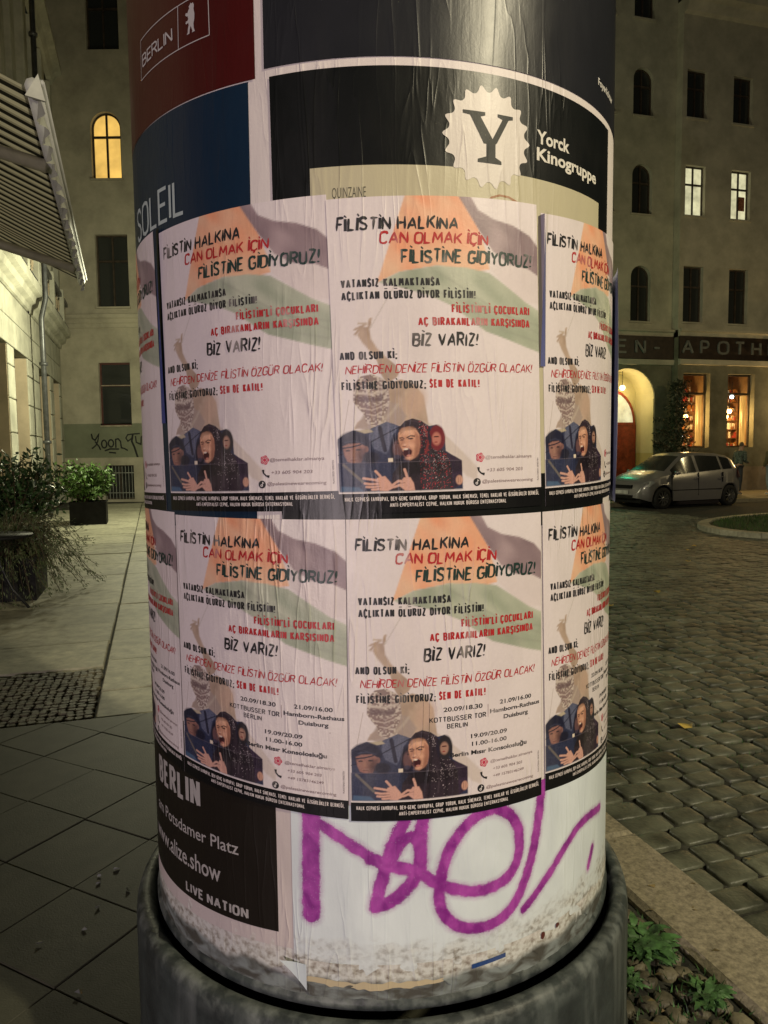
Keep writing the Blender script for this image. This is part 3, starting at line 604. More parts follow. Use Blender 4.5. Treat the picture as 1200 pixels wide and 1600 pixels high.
# kerb stones
s = -2.
while s < 30:
    L_ = rr.uniform(.95, 1.3)
    def kb(m_):
        slab(m_, 1.535, 1.825, s, s + L_, .004, rr, .003, .018, .003, .16)
    if s > 14: pass
    piece('kerb_stone', kb, M_KERB, side); s += L_
# road cobbles
def cobble(mb, t0, t1, s0, s1, z, rr):
    ct, cs, ht, hs = (t0 + t1) / 2, (s0 + s1) / 2, (t1 - t0) / 2, (s1 - s0) / 2; n = 8; tl, tk = rr.uniform(-.03, .03), rr.uniform(-.03, .03)
    sh = [(-1, -.76), (-.82, -1), (.82, -1), (1, -.76), (1, .76), (.82, 1), (-.82, 1), (-1, .76)]
    sh = [(a * rr.uniform(.92, 1.03), b * rr.uniform(.90, 1.03)) for a, b in sh]
    def ring(k, dz): return [ts(ct + a * ht * k, cs + b * hs * k, z + dz + a * ht * k * tl + b * hs * k * tk) for a, b in sh]
    V = ring(.99, -.04) + ring(.985, -.011) + ring(.955, -.0045) + ring(.90, -.0018) + ring(.5, .0)
    F_ = [(r * n + i, r * n + (i + 1) % n, (r + 1) * n + (i + 1) % n, (r + 1) * n + i) for r in range(4) for i in range(n)] + [tuple(range(4 * n, 5 * n))]
    return mb.add(V, F_)
RZ = -.075
cells = []; s = -1.5; row = 0
while s < 21.5:
    hs = rr.uniform(.130, .152); tw = 1.83 + rr.uniform(0, .05); tmax = 2.6 + .62 * max(s, 0) + 2.2; sh_ = rr.uniform(.02, .14); first = True
    while tw < min(tmax, 12.5):
        wdt = (.13 if row % 1 == 0 and first else rr.uniform(.150, .205)) + (sh_ if first else 0); first = False
        j = .022 * math.sin(tw * 2.3 + s) ; cells.append((tw + .006, tw + wdt - .006, s + j + .004, s + hs + j - .004)); tw += wdt
    s += hs; row += 1
def px_of(t, s, z=RZ):
    p = np.array(ts(t, s, z)); y = p[1]; zz = p[2] - EYE; dep = y * math.cos(PITCH) - zz * math.sin(PITCH)
    if dep < .3: return (-999, -999)
    u = F_PX * p[0] / dep; v = F_PX * (zz * math.cos(PITCH) + y * math.sin(PITCH)) / dep; return (600 + cR * u - sR * v, 800 - (cR * v + sR * u))
inv = []; oth = []
for c in cells:
    x, y = px_of((c[0] + c[1]) / 2, (c[2] + c[3]) / 2)
    (inv if (940 < x < 1220 and y < 1640) else oth).append((c[2], c))
inv.sort(); near = [c for _, c in inv[:296]]; rest_ = [c for _, c in inv[296:]] + [c for _, c in oth]
for c in near: piece('cobblestone', lambda m_: cobble(m_, *c, RZ + rr.uniform(-.007, .006), rr), M_COB, road, True)
mb = MB()
for c in rest_: cobble(mb, *c, RZ + rr.uniform(-.007, .006), rr)
tag(mb.build('cobblestones_beyond', M_COB, road, True), kind='stuff')

# ================================================================== ADVERTISING COLUMN
def base_mat():
    m = plain('weathered_concrete_base', (.022, .027, .027), .5, 0, .45, 9, .002, 60, .4, col2=(.048, .060, .058)); nt = m.node_tree; L = nt.links; P = nt.nodes['Principled BSDF']; tc = N(nt, 'ShaderNodeTexCoord')
    mp = N(nt, 'ShaderNodeMapping'); mp.inputs['Scale'].default_value = (14, 14, 1.5); L.new(tc.outputs['Object'], mp.inputs[0]); n = N(nt, 'ShaderNodeTexNoise'); n.inputs['Scale'].default_value = 1; n.inputs['Detail'].default_value = 6; L.new(mp.outputs[0], n.inputs['Vector'])
    r = N(nt, 'ShaderNodeMapRange'); r.inputs['From Min'].default_value = .52; r.inputs['From Max'].default_value = .66; L.new(n.outputs['Fac'], r.inputs['Value'])
    sep = N(nt, 'ShaderNodeSeparateXYZ'); L.new(tc.outputs['Object'], sep.inputs[0]); z = N(nt, 'ShaderNodeMapRange'); z.inputs['From Min'].default_value = .385; z.inputs['From Max'].default_value = .425; z.inputs['To Max'].default_value = .45; L.new(sep.outputs['Z'], z.inputs['Value'])
    n2 = N(nt, 'ShaderNodeTexNoise'); n2.inputs['Scale'].default_value = 28; n2.inputs['Detail'].default_value = 8; L.new(tc.outputs['Object'], n2.inputs['Vector']); r2 = N(nt, 'ShaderNodeMapRange'); r2.inputs['From Min'].default_value = .45; r2.inputs['From Max'].default_value = .6; L.new(n2.outputs['Fac'], r2.inputs['Value'])
    mu = N(nt, 'ShaderNodeMath', operation='MULTIPLY'); L.new(z.outputs[0], mu.inputs[0]); L.new(r2.outputs[0], mu.inputs[1])
    m1 = N(nt, 'ShaderNodeMath', operation='MULTIPLY_ADD'); L.new(r.outputs[0], m1.inputs[0]); m1.inputs[1].default_value = .4; L.new(mu.outputs[0], m1.inputs[2])
    src = P.inputs['Base Color'].links[0].from_socket; mx = N(nt, 'ShaderNodeMix', data_type='RGBA'); L.new(m1.outputs[0], mx.inputs['Factor']); L.new(src, mx.inputs['A']); mx.inputs['B'].default_value = (.17, .19, .18, 1); L.new(mx.outputs['Result'], P.inputs['Base Color']); return m
M_BASE = base_mat()
def shaft_material():
    m, nt, P, O = nodes('pasted_column_skin'); L = nt.links
    uv, nz, mth, ridge = wrinkle(nt, L, P, 1.3)
    sep = N(nt, 'ShaderNodeSeparateXYZ'); L.new(uv.outputs[0], sep.inputs[0]); z = sep.outputs['Y']
    cr = N(nt, 'ShaderNodeValToRGB'); e = cr.color_ramp.elements; e[0].position = .33; e[0].color = (.17, .14, .115, 1); e[1].position = .62; e[1].color = (.60, .61, .58, 1)
    e2_ = cr.color_ramp.elements.new(.45); e2_.color = (.36, .34, .30, 1)
    L.new(mth('ADD', nz(70, 80, 10, 9, .1), mth('MULTIPLY', nz(4, 3, 2, 55), .1)), cr.inputs[0])
    mx = N(nt, 'ShaderNodeMix', data_type='RGBA'); mx.inputs['A'].default_value = (.66, .60, .585, 1)
    L.new(cr.outputs[0], mx.inputs['B'])
    f = N(nt, 'ShaderNodeMapRange'); f.inputs['From Min'].default_value = .60; f.inputs['From Max'].default_value = .54; f.inputs['To Min'].default_value = 0; f.inputs['To Max'].default_value = 1
    L.new(mth('ADD', z, mth('MULTIPLY', nz(12, 20, 4, 77), .05)), f.inputs['Value']); L.new(f.outputs[0], mx.inputs['Factor'])
    f2 = N(nt, 'ShaderNodeMapRange', interpolation_type='SMOOTHSTEP'); f2.inputs['From Min'].default_value = .505; f2.inputs['From Max'].default_value = .485; L.new(mth('ADD', z, mth('MULTIPLY', mth('SUBTRACT', nz(9, 6, 6, 33), .5), .05)), f2.inputs['Value'])
    mx2 = N(nt, 'ShaderNodeMix', data_type='RGBA'); cr2 = N(nt, 'ShaderNodeValToRGB'); e = cr2.color_ramp.elements; e[0].position = .4; e[0].color = (.07, .068, .058, 1); e[1].position = .62; e[1].color = (.22, .25, .245, 1); L.new(nz(18, 40, 8, 71), cr2.inputs[0])
    L.new(f2.outputs[0], mx2.inputs['Factor']); L.new(mx.outputs['Result'], mx2.inputs['A']); L.new(cr2.outputs[0], mx2.inputs['B']); L.new(mx2.outputs['Result'], P.inputs['Base Color'])
    P.inputs['Roughness'].default_value = .5; return m
M_SHAFT = shaft_material()
colm = empty('advertising_column', (CX, CY, 0), 0, 'round advertising column covered in posters with a sprayed purple tag low down', 'advertising column'); colm['_abs'] = 1
def cylinder_sheet(name, ph0, ph1, z0, z1, mat, parent, off=0., nph=160, nzv=60, fz0=None, fz1=None, attr=None, col=None, rf=None):
    ph = np.radians(np.linspace(ph0, ph1, nph)); P_ = []; T = []
    for k in range(nzv):
        b = k / (nzv - 1); za = np.full(nph, z0) if fz0 is None else fz0(np.degrees(ph)); zb = np.full(nph, z1) if fz1 is None else fz1(np.degrees(ph))
        z = za * (1 - b) + zb * b; r = CRAD + off + (rf(np.degrees(ph), z) if rf else 0)
        P_.append(np.stack([CX + r * np.sin(ph), CY - r * np.cos(ph), z], 1)); T.append(np.stack([ph * CRAD, z], 1))
    P_ = np.concatenate(P_); T = np.concatenate(T); i = np.arange(nph * nzv).reshape(nzv, nph)
    Fq = np.stack([i[:-1, :-1], i[:-1, 1:], i[1:, 1:], i[1:, :-1]], -1).reshape(-1, 4)
    at = attr(np.degrees(T[:, 0] / CRAD), T[:, 1]) if attr else None
    return mk(name, P_, Fq, mat, parent, uv=T, smooth=True, attr=at, col=None if col is None else np.tile(np.array(col), (len(P_), 1)))
cylinder_sheet('shaft', -180, 180, .452, 3.3, M_SHAFT, colm, 0, 240, 90, rf=lambda p, z: .0016 * (vnoise(p / 2.2, z * 60, 3) - .5) * (z < .56))
tag_ = MB(); tag_.lathe([(.598, .47), (.60, .455), (.606, .450), (.606, .436), (.585, .43)], 96, (CX, CY, 0)); tag_.build('shaft_foot_ring', M_BASE, colm, True)
mb = MB(); mb.lathe([(.58, .33), (.605, .335), (.608, .40), (.615, .424), (.626, .434), (.643, .434), (.652, .427), (.657, .412), (.659, .39), (.659, .10), (.664, .06), (.664, -.03)], 120, (CX, CY, 0)); mb.build('base', M_BASE, colm, True)
mb = MB(); mb.lathe([(.60, 3.3), (.68, 3.32), (.70, 3.40), (.66, 3.44), (.5, 3.6), (.25, 3.72), (.0, 3.75)], 64, (CX, CY, 0)); mb.build('cap', M_METAL, colm, True)

# sprayed white sheet
TAGS = [([(-13.0, .86), (-13.3, .733), (-13.4, .628)], .0165), ([(-12.2, .822), (-9, .805), (-5.9, .781), (-.5, .747), (2.2, .732)], .010),
 ([(5.6, .86), (4.8, .827), (2.6, .786), (.9, .731), (-.3, .685), (-.9, .652)], .0115), ([(-.9, .652), (1.6, .659), (4.6, .683), (7, .714), (7.9, .75), (7.5, .792), (8.8, .86)], .012),
 ([(1.7, .74), (3.4, .772), (4.7, .79), (6.4, .798), (7.5, .769), (7.9, .727)], .010), ([(-1.7, .752), (1.7, .736), (4.7, .73), (7.5, .718)], .012),
 ([(7.5, .723), (9, .705), (11.6, .688), (15.7, .669), (20.4, .659), (24.4, .666), (27.7, .688), (28.9, .728), (28.6, .772), (26.5, .809), (23.4, .827), (19.9, .826), (16.6, .804), (13.9, .771), (12.3, .736), (11.4, .695), (11.1, .658), (12.2, .623), (14.7, .596), (18.4, .582), (22.4, .582), (26, .596), (28.5, .622), (30.5, .66), (32.2, .708), (33.5, .763), (35, .86)], .0105),
 ([(30, .592), (33, .614), (37.6, .649), (42.9, .69), (49.4, .72), (60.5, .700)], .0085), ([(55.2, .627), (52.8, .592)], .008)]
def tag_field(ph, z):
    x = np.radians(ph) * CRAD; best = np.full(len(x), -.2)
    for P_, hw in TAGS:
        Q = [(math.radians(a) * CRAD, b) for a, b in P_]
        # smooth the path
        R = np.array(Q); 
        if len(R) > 3:
            for _ in range(2): R = np.concatenate([R[:1]] + [np.stack([.75 * R[i] + .25 * R[i + 1], .25 * R[i] + .75 * R[i + 1]]) for i in range(len(R) - 1)] + [R[-1:]])
        for a, b in zip(R[:-1], R[1:]):
            e = b - a; t = np.clip(((x - a[0]) * e[0] + (z - a[1]) * e[1]) / max(e @ e, 1e-9), 0, 1)
            best = np.maximum(best, hw * 1.12 - np.hypot(x - a[0] - e[0] * t, z - a[1] - e[1] * t))
    return {'spray': best}
def sprayed_material():
    m, nt, P, O = nodes('sprayed_white_paper'); L = nt.links
    uv, nz, mth, ridge = wrinkle(nt, L, P, .9)
    a = N(nt, 'ShaderNodeAttribute'); a.attribute_name = 'spray'
    v = mth('ADD', a.outputs['Fac'], mth('ADD', mth('MULTIPLY', mth('SUBTRACT', nz(420, 420, 3, 2, 0), .5), .013), mth('MULTIPLY', mth('SUBTRACT', nz(45, 45, 2, 4, 0), .48), .009)))
    f = N(nt, 'ShaderNodeMapRange', interpolation_type='SMOOTHSTEP'); f.inputs['From Min'].default_value = -.0035; f.inputs['From Max'].default_value = .002; L.new(v, f.inputs['Value'])
    halo = N(nt, 'ShaderNodeMapRange', interpolation_type='SMOOTHSTEP'); halo.inputs['From Min'].default_value = -.012; halo.inputs['From Max'].default_value = .0; L.new(v, halo.inputs['Value'])
    spk = mth('GREATER_THAN', nz(520, 520, 1, 8, 0), .735)
    fac = mth('MULTIPLY', mth('MAXIMUM', f.outputs[0], mth('MULTIPLY', halo.outputs[0], .35)), mth('SUBTRACT', 1., mth('MULTIPLY', spk, .8)))
    cr = N(nt, 'ShaderNodeValToRGB'); e = cr.color_ramp.elements; e[0].position = .3; e[0].color = (.60, .66, .70, 1); e[1].position = .7; e[1].color = (.72, .79, .82, 1); L.new(nz(10, 5, 5, 13), cr.inputs[0])  # bluish tint in the paper colour stands in for a cooler light
    sep = N(nt, 'ShaderNodeSeparateXYZ'); L.new(uv.outputs[0], sep.inputs[0])
    gr = N(nt, 'ShaderNodeMapRange'); gr.inputs['From Min'].default_value = .590; gr.inputs['From Max'].default_value = .535
    L.new(mth('ADD', sep.outputs['Y'], mth('MULTIPLY', mth('SUBTRACT', nz(20, 30, 5, 60), .5), .12)), gr.inputs['Value'])
    g2 = N(nt, 'ShaderNodeValToRGB'); e = g2.color_ramp.elements; e[0].position = .36; e[0].color = (.24, .22, .19, 1); e[1].position = .56; e[1].color = (.60, .62, .61, 1); L.new(nz(75, 85, 10, 19, .1), g2.inputs[0])
    m1 = N(nt, 'ShaderNodeMix', data_type='RGBA'); L.new(mth('MULTIPLY', gr.outputs[0], mth('MINIMUM', 1., mth('MAXIMUM', .25, mth('MULTIPLY', mth('SUBTRACT', nz(9, 22, 4, 83), .36), 4.)))), m1.inputs['Factor']); L.new(cr.outputs[0], m1.inputs['A']); L.new(g2.outputs[0], m1.inputs['B'])
    m2 = N(nt, 'ShaderNodeMix', data_type='RGBA'); L.new(fac, m2.inputs['Factor']); L.new(m1.outputs['Result'], m2.inputs['A']); m2.inputs['B'].default_value = (.30, .035, .30, 1); pc_ = N(nt, 'ShaderNodeValToRGB'); pe = pc_.color_ramp.elements; pe[0].position = .35; pe[0].color = (.22, .02, .23, 1); pe[1].position = .65; pe[1].color = (.42, .07, .40, 1); L.new(nz(30, 22, 4, 91), pc_.inputs[0]); L.new(pc_.outputs[0], m2.inputs['B'])
    L.new(m2.outputs['Result'], P.inputs['Base Color']); P.inputs['Roughness'].default_value = .42; return m
def ragged(ph): return .503 + .010 * (vnoise(ph / .9, ph * 0, 5) - .5) * 2 + .006 * np.floor(vnoise(ph / 2.4, ph * 0, 6) * 3) / 1.5 + .010 * (vnoise(ph / 5, ph * 0, 9) - .5) * 2 - .030 * np.exp(-((ph + 12) / 5.) ** 2)
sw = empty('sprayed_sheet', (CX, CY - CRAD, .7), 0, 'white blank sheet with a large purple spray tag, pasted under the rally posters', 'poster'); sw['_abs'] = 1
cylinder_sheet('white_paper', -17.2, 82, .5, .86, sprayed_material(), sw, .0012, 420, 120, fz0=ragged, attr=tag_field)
# layers of torn old paper under it
M_OLD = M_SHAFT
lay = empty('torn_paper_layer', (CX, CY - CRAD, .5), 0, 'ragged band of torn grey paper layers round the foot of the column', 'torn paper'); lay['_abs'] = 1
cylinder_sheet('old_paper', -16, 84, .48, .53, M_SHAFT, lay, .0006, 300, 10, fz0=lambda p: .482 + .010 * (vnoise(p / 2.3, p * 0, 15) - .5) * 2 - .022 * np.exp(-((p + 12) / 4.) ** 2), rf=lambda p, z: .002 * vnoise(p / 3, z * 40, 2))
M_YEL = paper('yellowed_paper', .6, .8)
cylinder_sheet('yellowed_fragment', -15.5, 12, .47, .49, M_YEL, lay, .0022, 120, 8, fz0=lambda p: .474 + .006 * vnoise(p / 1.1, p * 0, 25) + .0006 * np.abs(p + 2), fz1=lambda p: .489 + .008 * vnoise(p / 1.7, p * 0, 26), col=(.50, .42, .27))
cylinder_sheet('curled_flap', -19.6, -14.6, .47, .52, M_YEL, lay, .003, 20, 16, fz0=lambda p: .527 - (p + 19.6) * .0125, fz1=lambda p: .527 - (p + 19.6) * .0015, col=(.55, .62, .66), rf=lambda p, z: .012 * np.clip((-15 - p) / 4.6, 0, 1) ** 2)
cylinder_sheet('blue_strip', 17.8, 25.3, .5, .51, M_YEL, lay, .0034, 20, 4, fz0=lambda p: .500 + (p - 17.6) * .0006, fz1=lambda p: .5095 + (p - 17.6) * .0006, col=(.012, .05, .19))
bd = [(35, .515, .006, .009, (.09, .02, .015)), (39.5, .519, .004, .006, (.09, .02, .015))]
for a, z, hw, hh, c in bd: cylinder_sheet('dark_tear', a - .5, a + .6, z - hh, z + hh, M_YEL, lay, .0036, 5, 5, fz0=lambda p: z - hh * (1 - np.abs(p - a)), fz1=lambda p: z + hh * (1 - np.abs(p - a) * .8), col=c)

# old posters on the upper part and low left
def flat_poster(name, label, W, H, c, off, col, mat, group=None, du=.012):
    mid = (np.array(c[0]) + np.array(c[2])) / 2; ph = math.radians(mid[0])
    root = empty(name, (CX + CRAD * math.sin(ph), CY - CRAD * math.cos(ph), mid[1]), 0, label, 'poster', group); root['_abs'] = 1
    S = Sheet(root, W, H, *c, off); S.grid('paper_sheet', mat, col, du); return S
arc = lambda a, b: math.radians(b - a) * CRAD
TXW = (.52, .50, .48)
def box_pts(S, pairs):      # convert (phi,z) to sheet (u,v), sheets here are axis aligned
    TL, TR, BR, BL = S.c; return [((a - BL[0]) / (BR[0] - BL[0]) * S.W, (b - BL[1]) / (TL[1] - BL[1]) * S.H) for a, b in pairs]
# maroon poster, upper left
S = flat_poster('city_poster', 'dark maroon poster with a boxed bear emblem, above the blue poster at upper left', arc(-82, -20.9), .95, [(-82, 3.2), (-20.7, 3.2), (-21.0, 2.25), (-82, 2.25)], .0016, (.060, .006, .006), M_DARKP)
fx = lambda a, z: ((a + 82) / 61.2 * S.W, z - 2.25)
def seg(S_, A, B, w_): V, Fc = strip([A, B], w_); return (np.array(V), Fc, 0)
bx = [(-55.2, 2.355), (-30.6, 2.353), (-30.7, 2.435), (-54.8, 2.435)]
fr = [seg(S, fx(*bx[i]), fx(*bx[(i + 1) % 4]), .0018) for i in range(4)] + [seg(S, fx(-39.2, 2.353), fx(-39.0, 2.435), .0018)]
S.decal('emblem_frame', fr, TXW, M_DTXT, .0008, cut=.02)
u0, v0 = fx(-54.2, 2.381); u1, _ = fx(-41.0, 2.381)
S.decal('city_lettering', stroke_text('BERLIN', u0, u1, v0 - .004, .026, .15, gap=.3), TXW, M_DTXT, .0008)
bear = [(.30, 1.0), (.42, .98), (.50, 1.03), (.56, .97), (.66, .93), (.62, .86), (.70, .80), (.78, .72), (.90, .76), (.98, .70), (.90, .64), (.78, .62), (.72, .52), (.80, .46), (.92, .47), (.97, .40), (.86, .36), (.74, .40), (.70, .30), (.78, .18), (.80, .06), (.90, .0), (.66, .0), (.62, .14), (.54, .24), (.46, .14), (.40, .04), (.46, .0), (.20, .0), (.28, .12), (.30, .28), (.22, .42), (.20, .6), (.26, .78), (.22, .9)]
u0, v0 = fx(-36.9, 2.372)
S.decal('bear_emblem', ngon([(u0 + .036 * (1 - x) * .95, v0 + .054 * y) for x, y in bear][::-1]), TXW, M_DTXT, .0008)
# blue poster
S = flat_poster('blue_poster', 'dark blue poster with pale capital lettering at the left edge of the column', arc(-85, -22.6), .85, [(-85, 2.2495), (-22.5, 2.2475), (-22.9, 1.4), (-85, 1.4)], .0012, (.006, .020, .044), M_DARKP)
fx = lambda a, z: ((a + 85) / 62.3 * S.W, z - 1.4)
u0, v0 = fx(-63.5, 2.035); u1, _ = fx(-39.2, 2.0)
S.decal('pale_lettering', stroke_text('SOLEIL', u0 - .0, u1, v0 - .002, .073, .115, gap=.27, rise=.006), (.42, .50, .48), M_DTXT, .0009, cut=.012)
# dark top poster
S = flat_poster('charcoal_poster', 'large charcoal poster wrapped round the top of the column', arc(-19.1, 98), .92, [(-18.8, 3.2), (98, 3.2), (98, 2.285), (-19.2, 2.264)], .0015, (.014, .015, .019), M_DARKP)
u0, v0 = 72.6 / 117.2 * S.W, .052
S.decal('small_lettering', font_text('Foyerlichter', u0, u0 + .115, v0, .014, .03), TXW, M_DTXT, .0008, cut=.015)
# cinema poster
S = flat_poster('cinema_poster', 'black framed cinema poster with a scalloped pale seal bearing a letter, above the rally posters', arc(-18, 61), .86, [(-18.2, 2.2485), (61, 2.262), (60, 1.402), (-17.6, 1.395)], .0016, (.005, .006, .006), M_DARKP)
fx = lambda a, z: ((a + 18) / 79 * S.W, z - 1.393 - .006 * (a + 18) / 79)
a0, b0 = fx(-10.8, 1.5); a1, b1 = fx(54.6, 2.083)
S.decal('beige_panel', [rect(a0, a1, b0, b1)], (.47, .43, .29), M_ART, .0003, cut=.01)
cxs, cys = fx(21.7, 2.140); n = 18; pts = []
for k in range(n * 10):
    a = 2 * PI * k / (n * 10) + .1; tt = (a * n / (2 * PI)) % 1; r = .0865 + .0062 * math.cos(2 * PI * tt) + .0012 * math.cos(4 * PI * tt); pts.append((cxs + r * math.cos(a), cys + r * math.sin(a) * 1.0))
V = np.array([(cxs, cys)] + pts); Fc = [(0, 1 + k, 1 + (k + 1) % len(pts)) for k in range(len(pts))]
S.decal('scalloped_seal', [(V, Fc, 0)], (.60, .55, .50), M_ART, .0009, cut=.01)
y0, y1 = cys - .047, cys + .045
Yp = [[(-.057, y1), (-.010, y1), (-.010, y1 - .006), (-.020, y1 - .009), (.006, cys - .002), (.0, cys - .012), (-.013, cys - .012), (-.042, y1 - .008), (-.057, y1 - .006)],
      [(.006, cys - .002), (.028, y1 - .009), (.017, y1 - .005), (.017, y1), (.052, y1), (.052, y1 - .006), (.042, y1 - .008), (.016, cys - .008), (.012, cys - .012), (.0, cys - .012)],
      [(-.0075, cys - .012), (.0125, cys - .012), (.0125, y0 + .012), (.026, y0 + .006), (.026, y0), (-.026, y0), (-.026, y0 + .006), (-.0075, y0 + .012)]]
pc = []
for k, P_ in enumerate(Yp): pc.append((np.array([(cxs + .002 + x * .98, y) for x, y in P_]), [tuple(range(len(P_)))[::-1]], k))
S.decal('seal_letter', pc, (.010, .012, .012), M_DTXT, .0013, cut=.01)
u0, v0 = fx(32.5, 2.149); u1, _ = fx(41.8, 2.149); w0, x0_ = fx(32.5, 2.118); w1, _ = fx(52.8, 2.1)
for it in (font_text('Yorck', u0, u1, v0 + .001, .024, .028), font_text('Kinogruppe', w0, w1, x0_, .023, .028, rise=-.002)): S.decal('cinema_lettering', it, (.66, .63, .56), M_DTXT, .0009, cut=.02)
u0, v0 = fx(-6.9, 2.021); u1, _ = fx(-.9, 2.0)
S.decal('thin_lettering', font_text('QUINZAINE', u0, u1, v0, .019, -.008), (.06, .06, .045), M_DTXT, .0006)
hp = [(fx(a, z)) for a, z in ((21.3, 2.022), (22.3, 2.031), (24, 2.037), (26, 2.036), (27.8, 2.029), (29, 2.018))]
V, Fc = strip(hp, [.002, .004, .004, .004, .005, .004]); S.decal('printed_hair', [(np.array(V), Fc, 0)], (.30, .13, .05), M_ART, .0006)
# black show poster, low left
S = flat_poster('show_poster', 'black show poster with grey lettering low on the left of the column', arc(-88, -20.6), .43, [(-88, .95), (-20.4, .98), (-20.4, .577), (-88, .545)], .0008, (.013, .010, .008), M_DARKP)
fx = lambda a, z: ((a + 88) / 67.5 * S.W, z - .547 - .031 * (a + 88) / 67.5)
TG = (.40, .38, .37)
u0, v0 = fx(-61.5, .800); u1, _ = fx(-40.3, .8); S.decal('city_lettering', stroke_text('BERLIN', u0, u1, v0 - .006, .068, .2, gap=.3), TG, M_DTXT, .0007, cut=.012)
u0, v0 = fx(-63.6, .704); u1, _ = fx(-29.5, .73); S.decal('venue_lettering', font_text('am Potsdamer Platz', u0, u1, v0 + .010, .029, .006), TG, M_DTXT, .0007, cut=.015)
u0, v0 = fx(-66, .62); u1, _ = fx(-34.6, .66); S.decal('address_lettering', font_text('www.alize.show', u0, u1, v0 + .014, .040, .010), TG, M_DTXT, .0007, cut=.015)
u0, v0 = fx(-47.0, .572); u1, _ = fx(-27.4, .59); S.decal('promoter_lettering', stroke_text('LIVE NATION'.replace('I', 'I'), u0, u1, v0 + .006, .025, .24, gap=.34), TG, M_DTXT, .0007, cut=.02)
S2 = flat_poster('blank_underlay', 'pinkish blank paper edge showing round the black show poster', arc(-90, -16.6), .46, [(-90, .93), (-16.9, .93), (-17.0, .548), (-90, .508)], .0004, (.58, .51, .50), M_ART)

# rally posters (four corners phi,z measured round the column)
grp = 'rally posters pasted round the column'
build_poster('p0', 'x', 'upper rally poster at the far left edge of the column, mostly turned away', [(-92.4, 2.02), (-51.9, 2.031), (-49.7, 1.431), (-90.2, 1.42)], .0020, group=grp)
build_poster('p1', 'x', 'upper rally poster left of centre, directly under the blue and black old posters', [(-48.8, 2.019), (-8.0, 2.027), (-6.5, 1.443), (-47.3, 1.433)], .0026, group=grp)
P3S = build_poster('p3', 'x', 'upper rally poster at the right edge with its lifted left edge', [(33.4, 2.019), (73.8, 2.043), (75.6, 1.446), (35.2, 1.438)], .0024, group=grp)
build_poster('p2', 'x', 'upper rally poster in the middle of the column under the scalloped seal', [(-8.1, 2.017), (32.2, 2.032), (33.9, 1.441), (-6.5, 1.437)], .0038, group=grp)
build_poster('q0', 'x', 'lower rally poster with dates at the far left edge, above the black show poster', [(-86.6, 1.43), (-46.3, 1.429), (-45.7, .855), (-86, .87)], .0020, True, group=grp)
build_poster('q1', 'x', 'lower rally poster with dates left of centre, its foot over the black show poster', [(-45.8, 1.424), (-5.5, 1.425), (-5.8, .833), (-45.1, .856)], .0026, True, group=grp)
build_poster('q3', 'x', 'lower rally poster with dates at the right edge of the column', [(34.3, 1.427), (74.5, 1.43), (75.8, .802), (35.6, .834)], .0026, True, group=grp)
build_poster('q2', 'x', 'lower rally poster with dates in the middle, straight above the purple tag', [(-5.4, 1.425), (33.8, 1.427), (34.3, .83), (-5.3, .83)], .0034, True, group=grp)
# lifted edges and the sheet curling off at the right
M_BACK = paper('bluish_paper_back', .5, .6)
def curl(name, root, a0, a1, z0, z1, lift, col, f0=None, f1=None):
    return cylinder_sheet(name, a0, a1, z0, z1, M_BACK, root, .004, 14, 40, col=col, rf=lambda p, z: lift(p, z), fz0=f0, fz1=f1)
cylinder_sheet('lifted_edge', 33.3, 34.6, 1.72, 2.022, M_BACK, P3S.root, .0052, 10, 40, col=(.09, .10, .25), rf=lambda p, z: .013 * np.clip((34.6 - p) / 1.3, 0, 1) * np.clip((z - 1.70) / .3, 0, 1) ** 1.2)
e_ = empty('lifted_strip', (CX - .45, CY - .4, 1.8), 0, 'narrow dark blue paper edge standing proud at the left poster seam', 'paper strip'); e_['_abs'] = 1
cylinder_sheet('curled_edge', -50.2, -48.3, 1.62, 2.03, M_BACK, e_, .0042, 10, 40, col=(.03, .045, .22), rf=lambda p, z: .010 * np.clip((p + 50.2) / 1.9, 0, 1) * np.clip((z - 1.6) / .4, 0, 1))
e_ = empty('peeling_sheet', (CX + .6, CY, 1.7), 0, 'pale bluish sheet peeling away from the right edge of the column', 'paper sheet'); e_['_abs'] = 1
cylinder_sheet('peeling_paper', 70, 112, 1.425, 1.985, M_BACK, e_, .004, 60, 50, col=(.46, .52, .72), rf=lambda p, z: .011 * np.clip((84 - p) / 14, 0, 1) ** 1.3 * (.5 + .5 * np.sin(np.clip((z - 1.42) / .56, 0, 1) * PI * .9 + .2)) + .004)
#@@REST

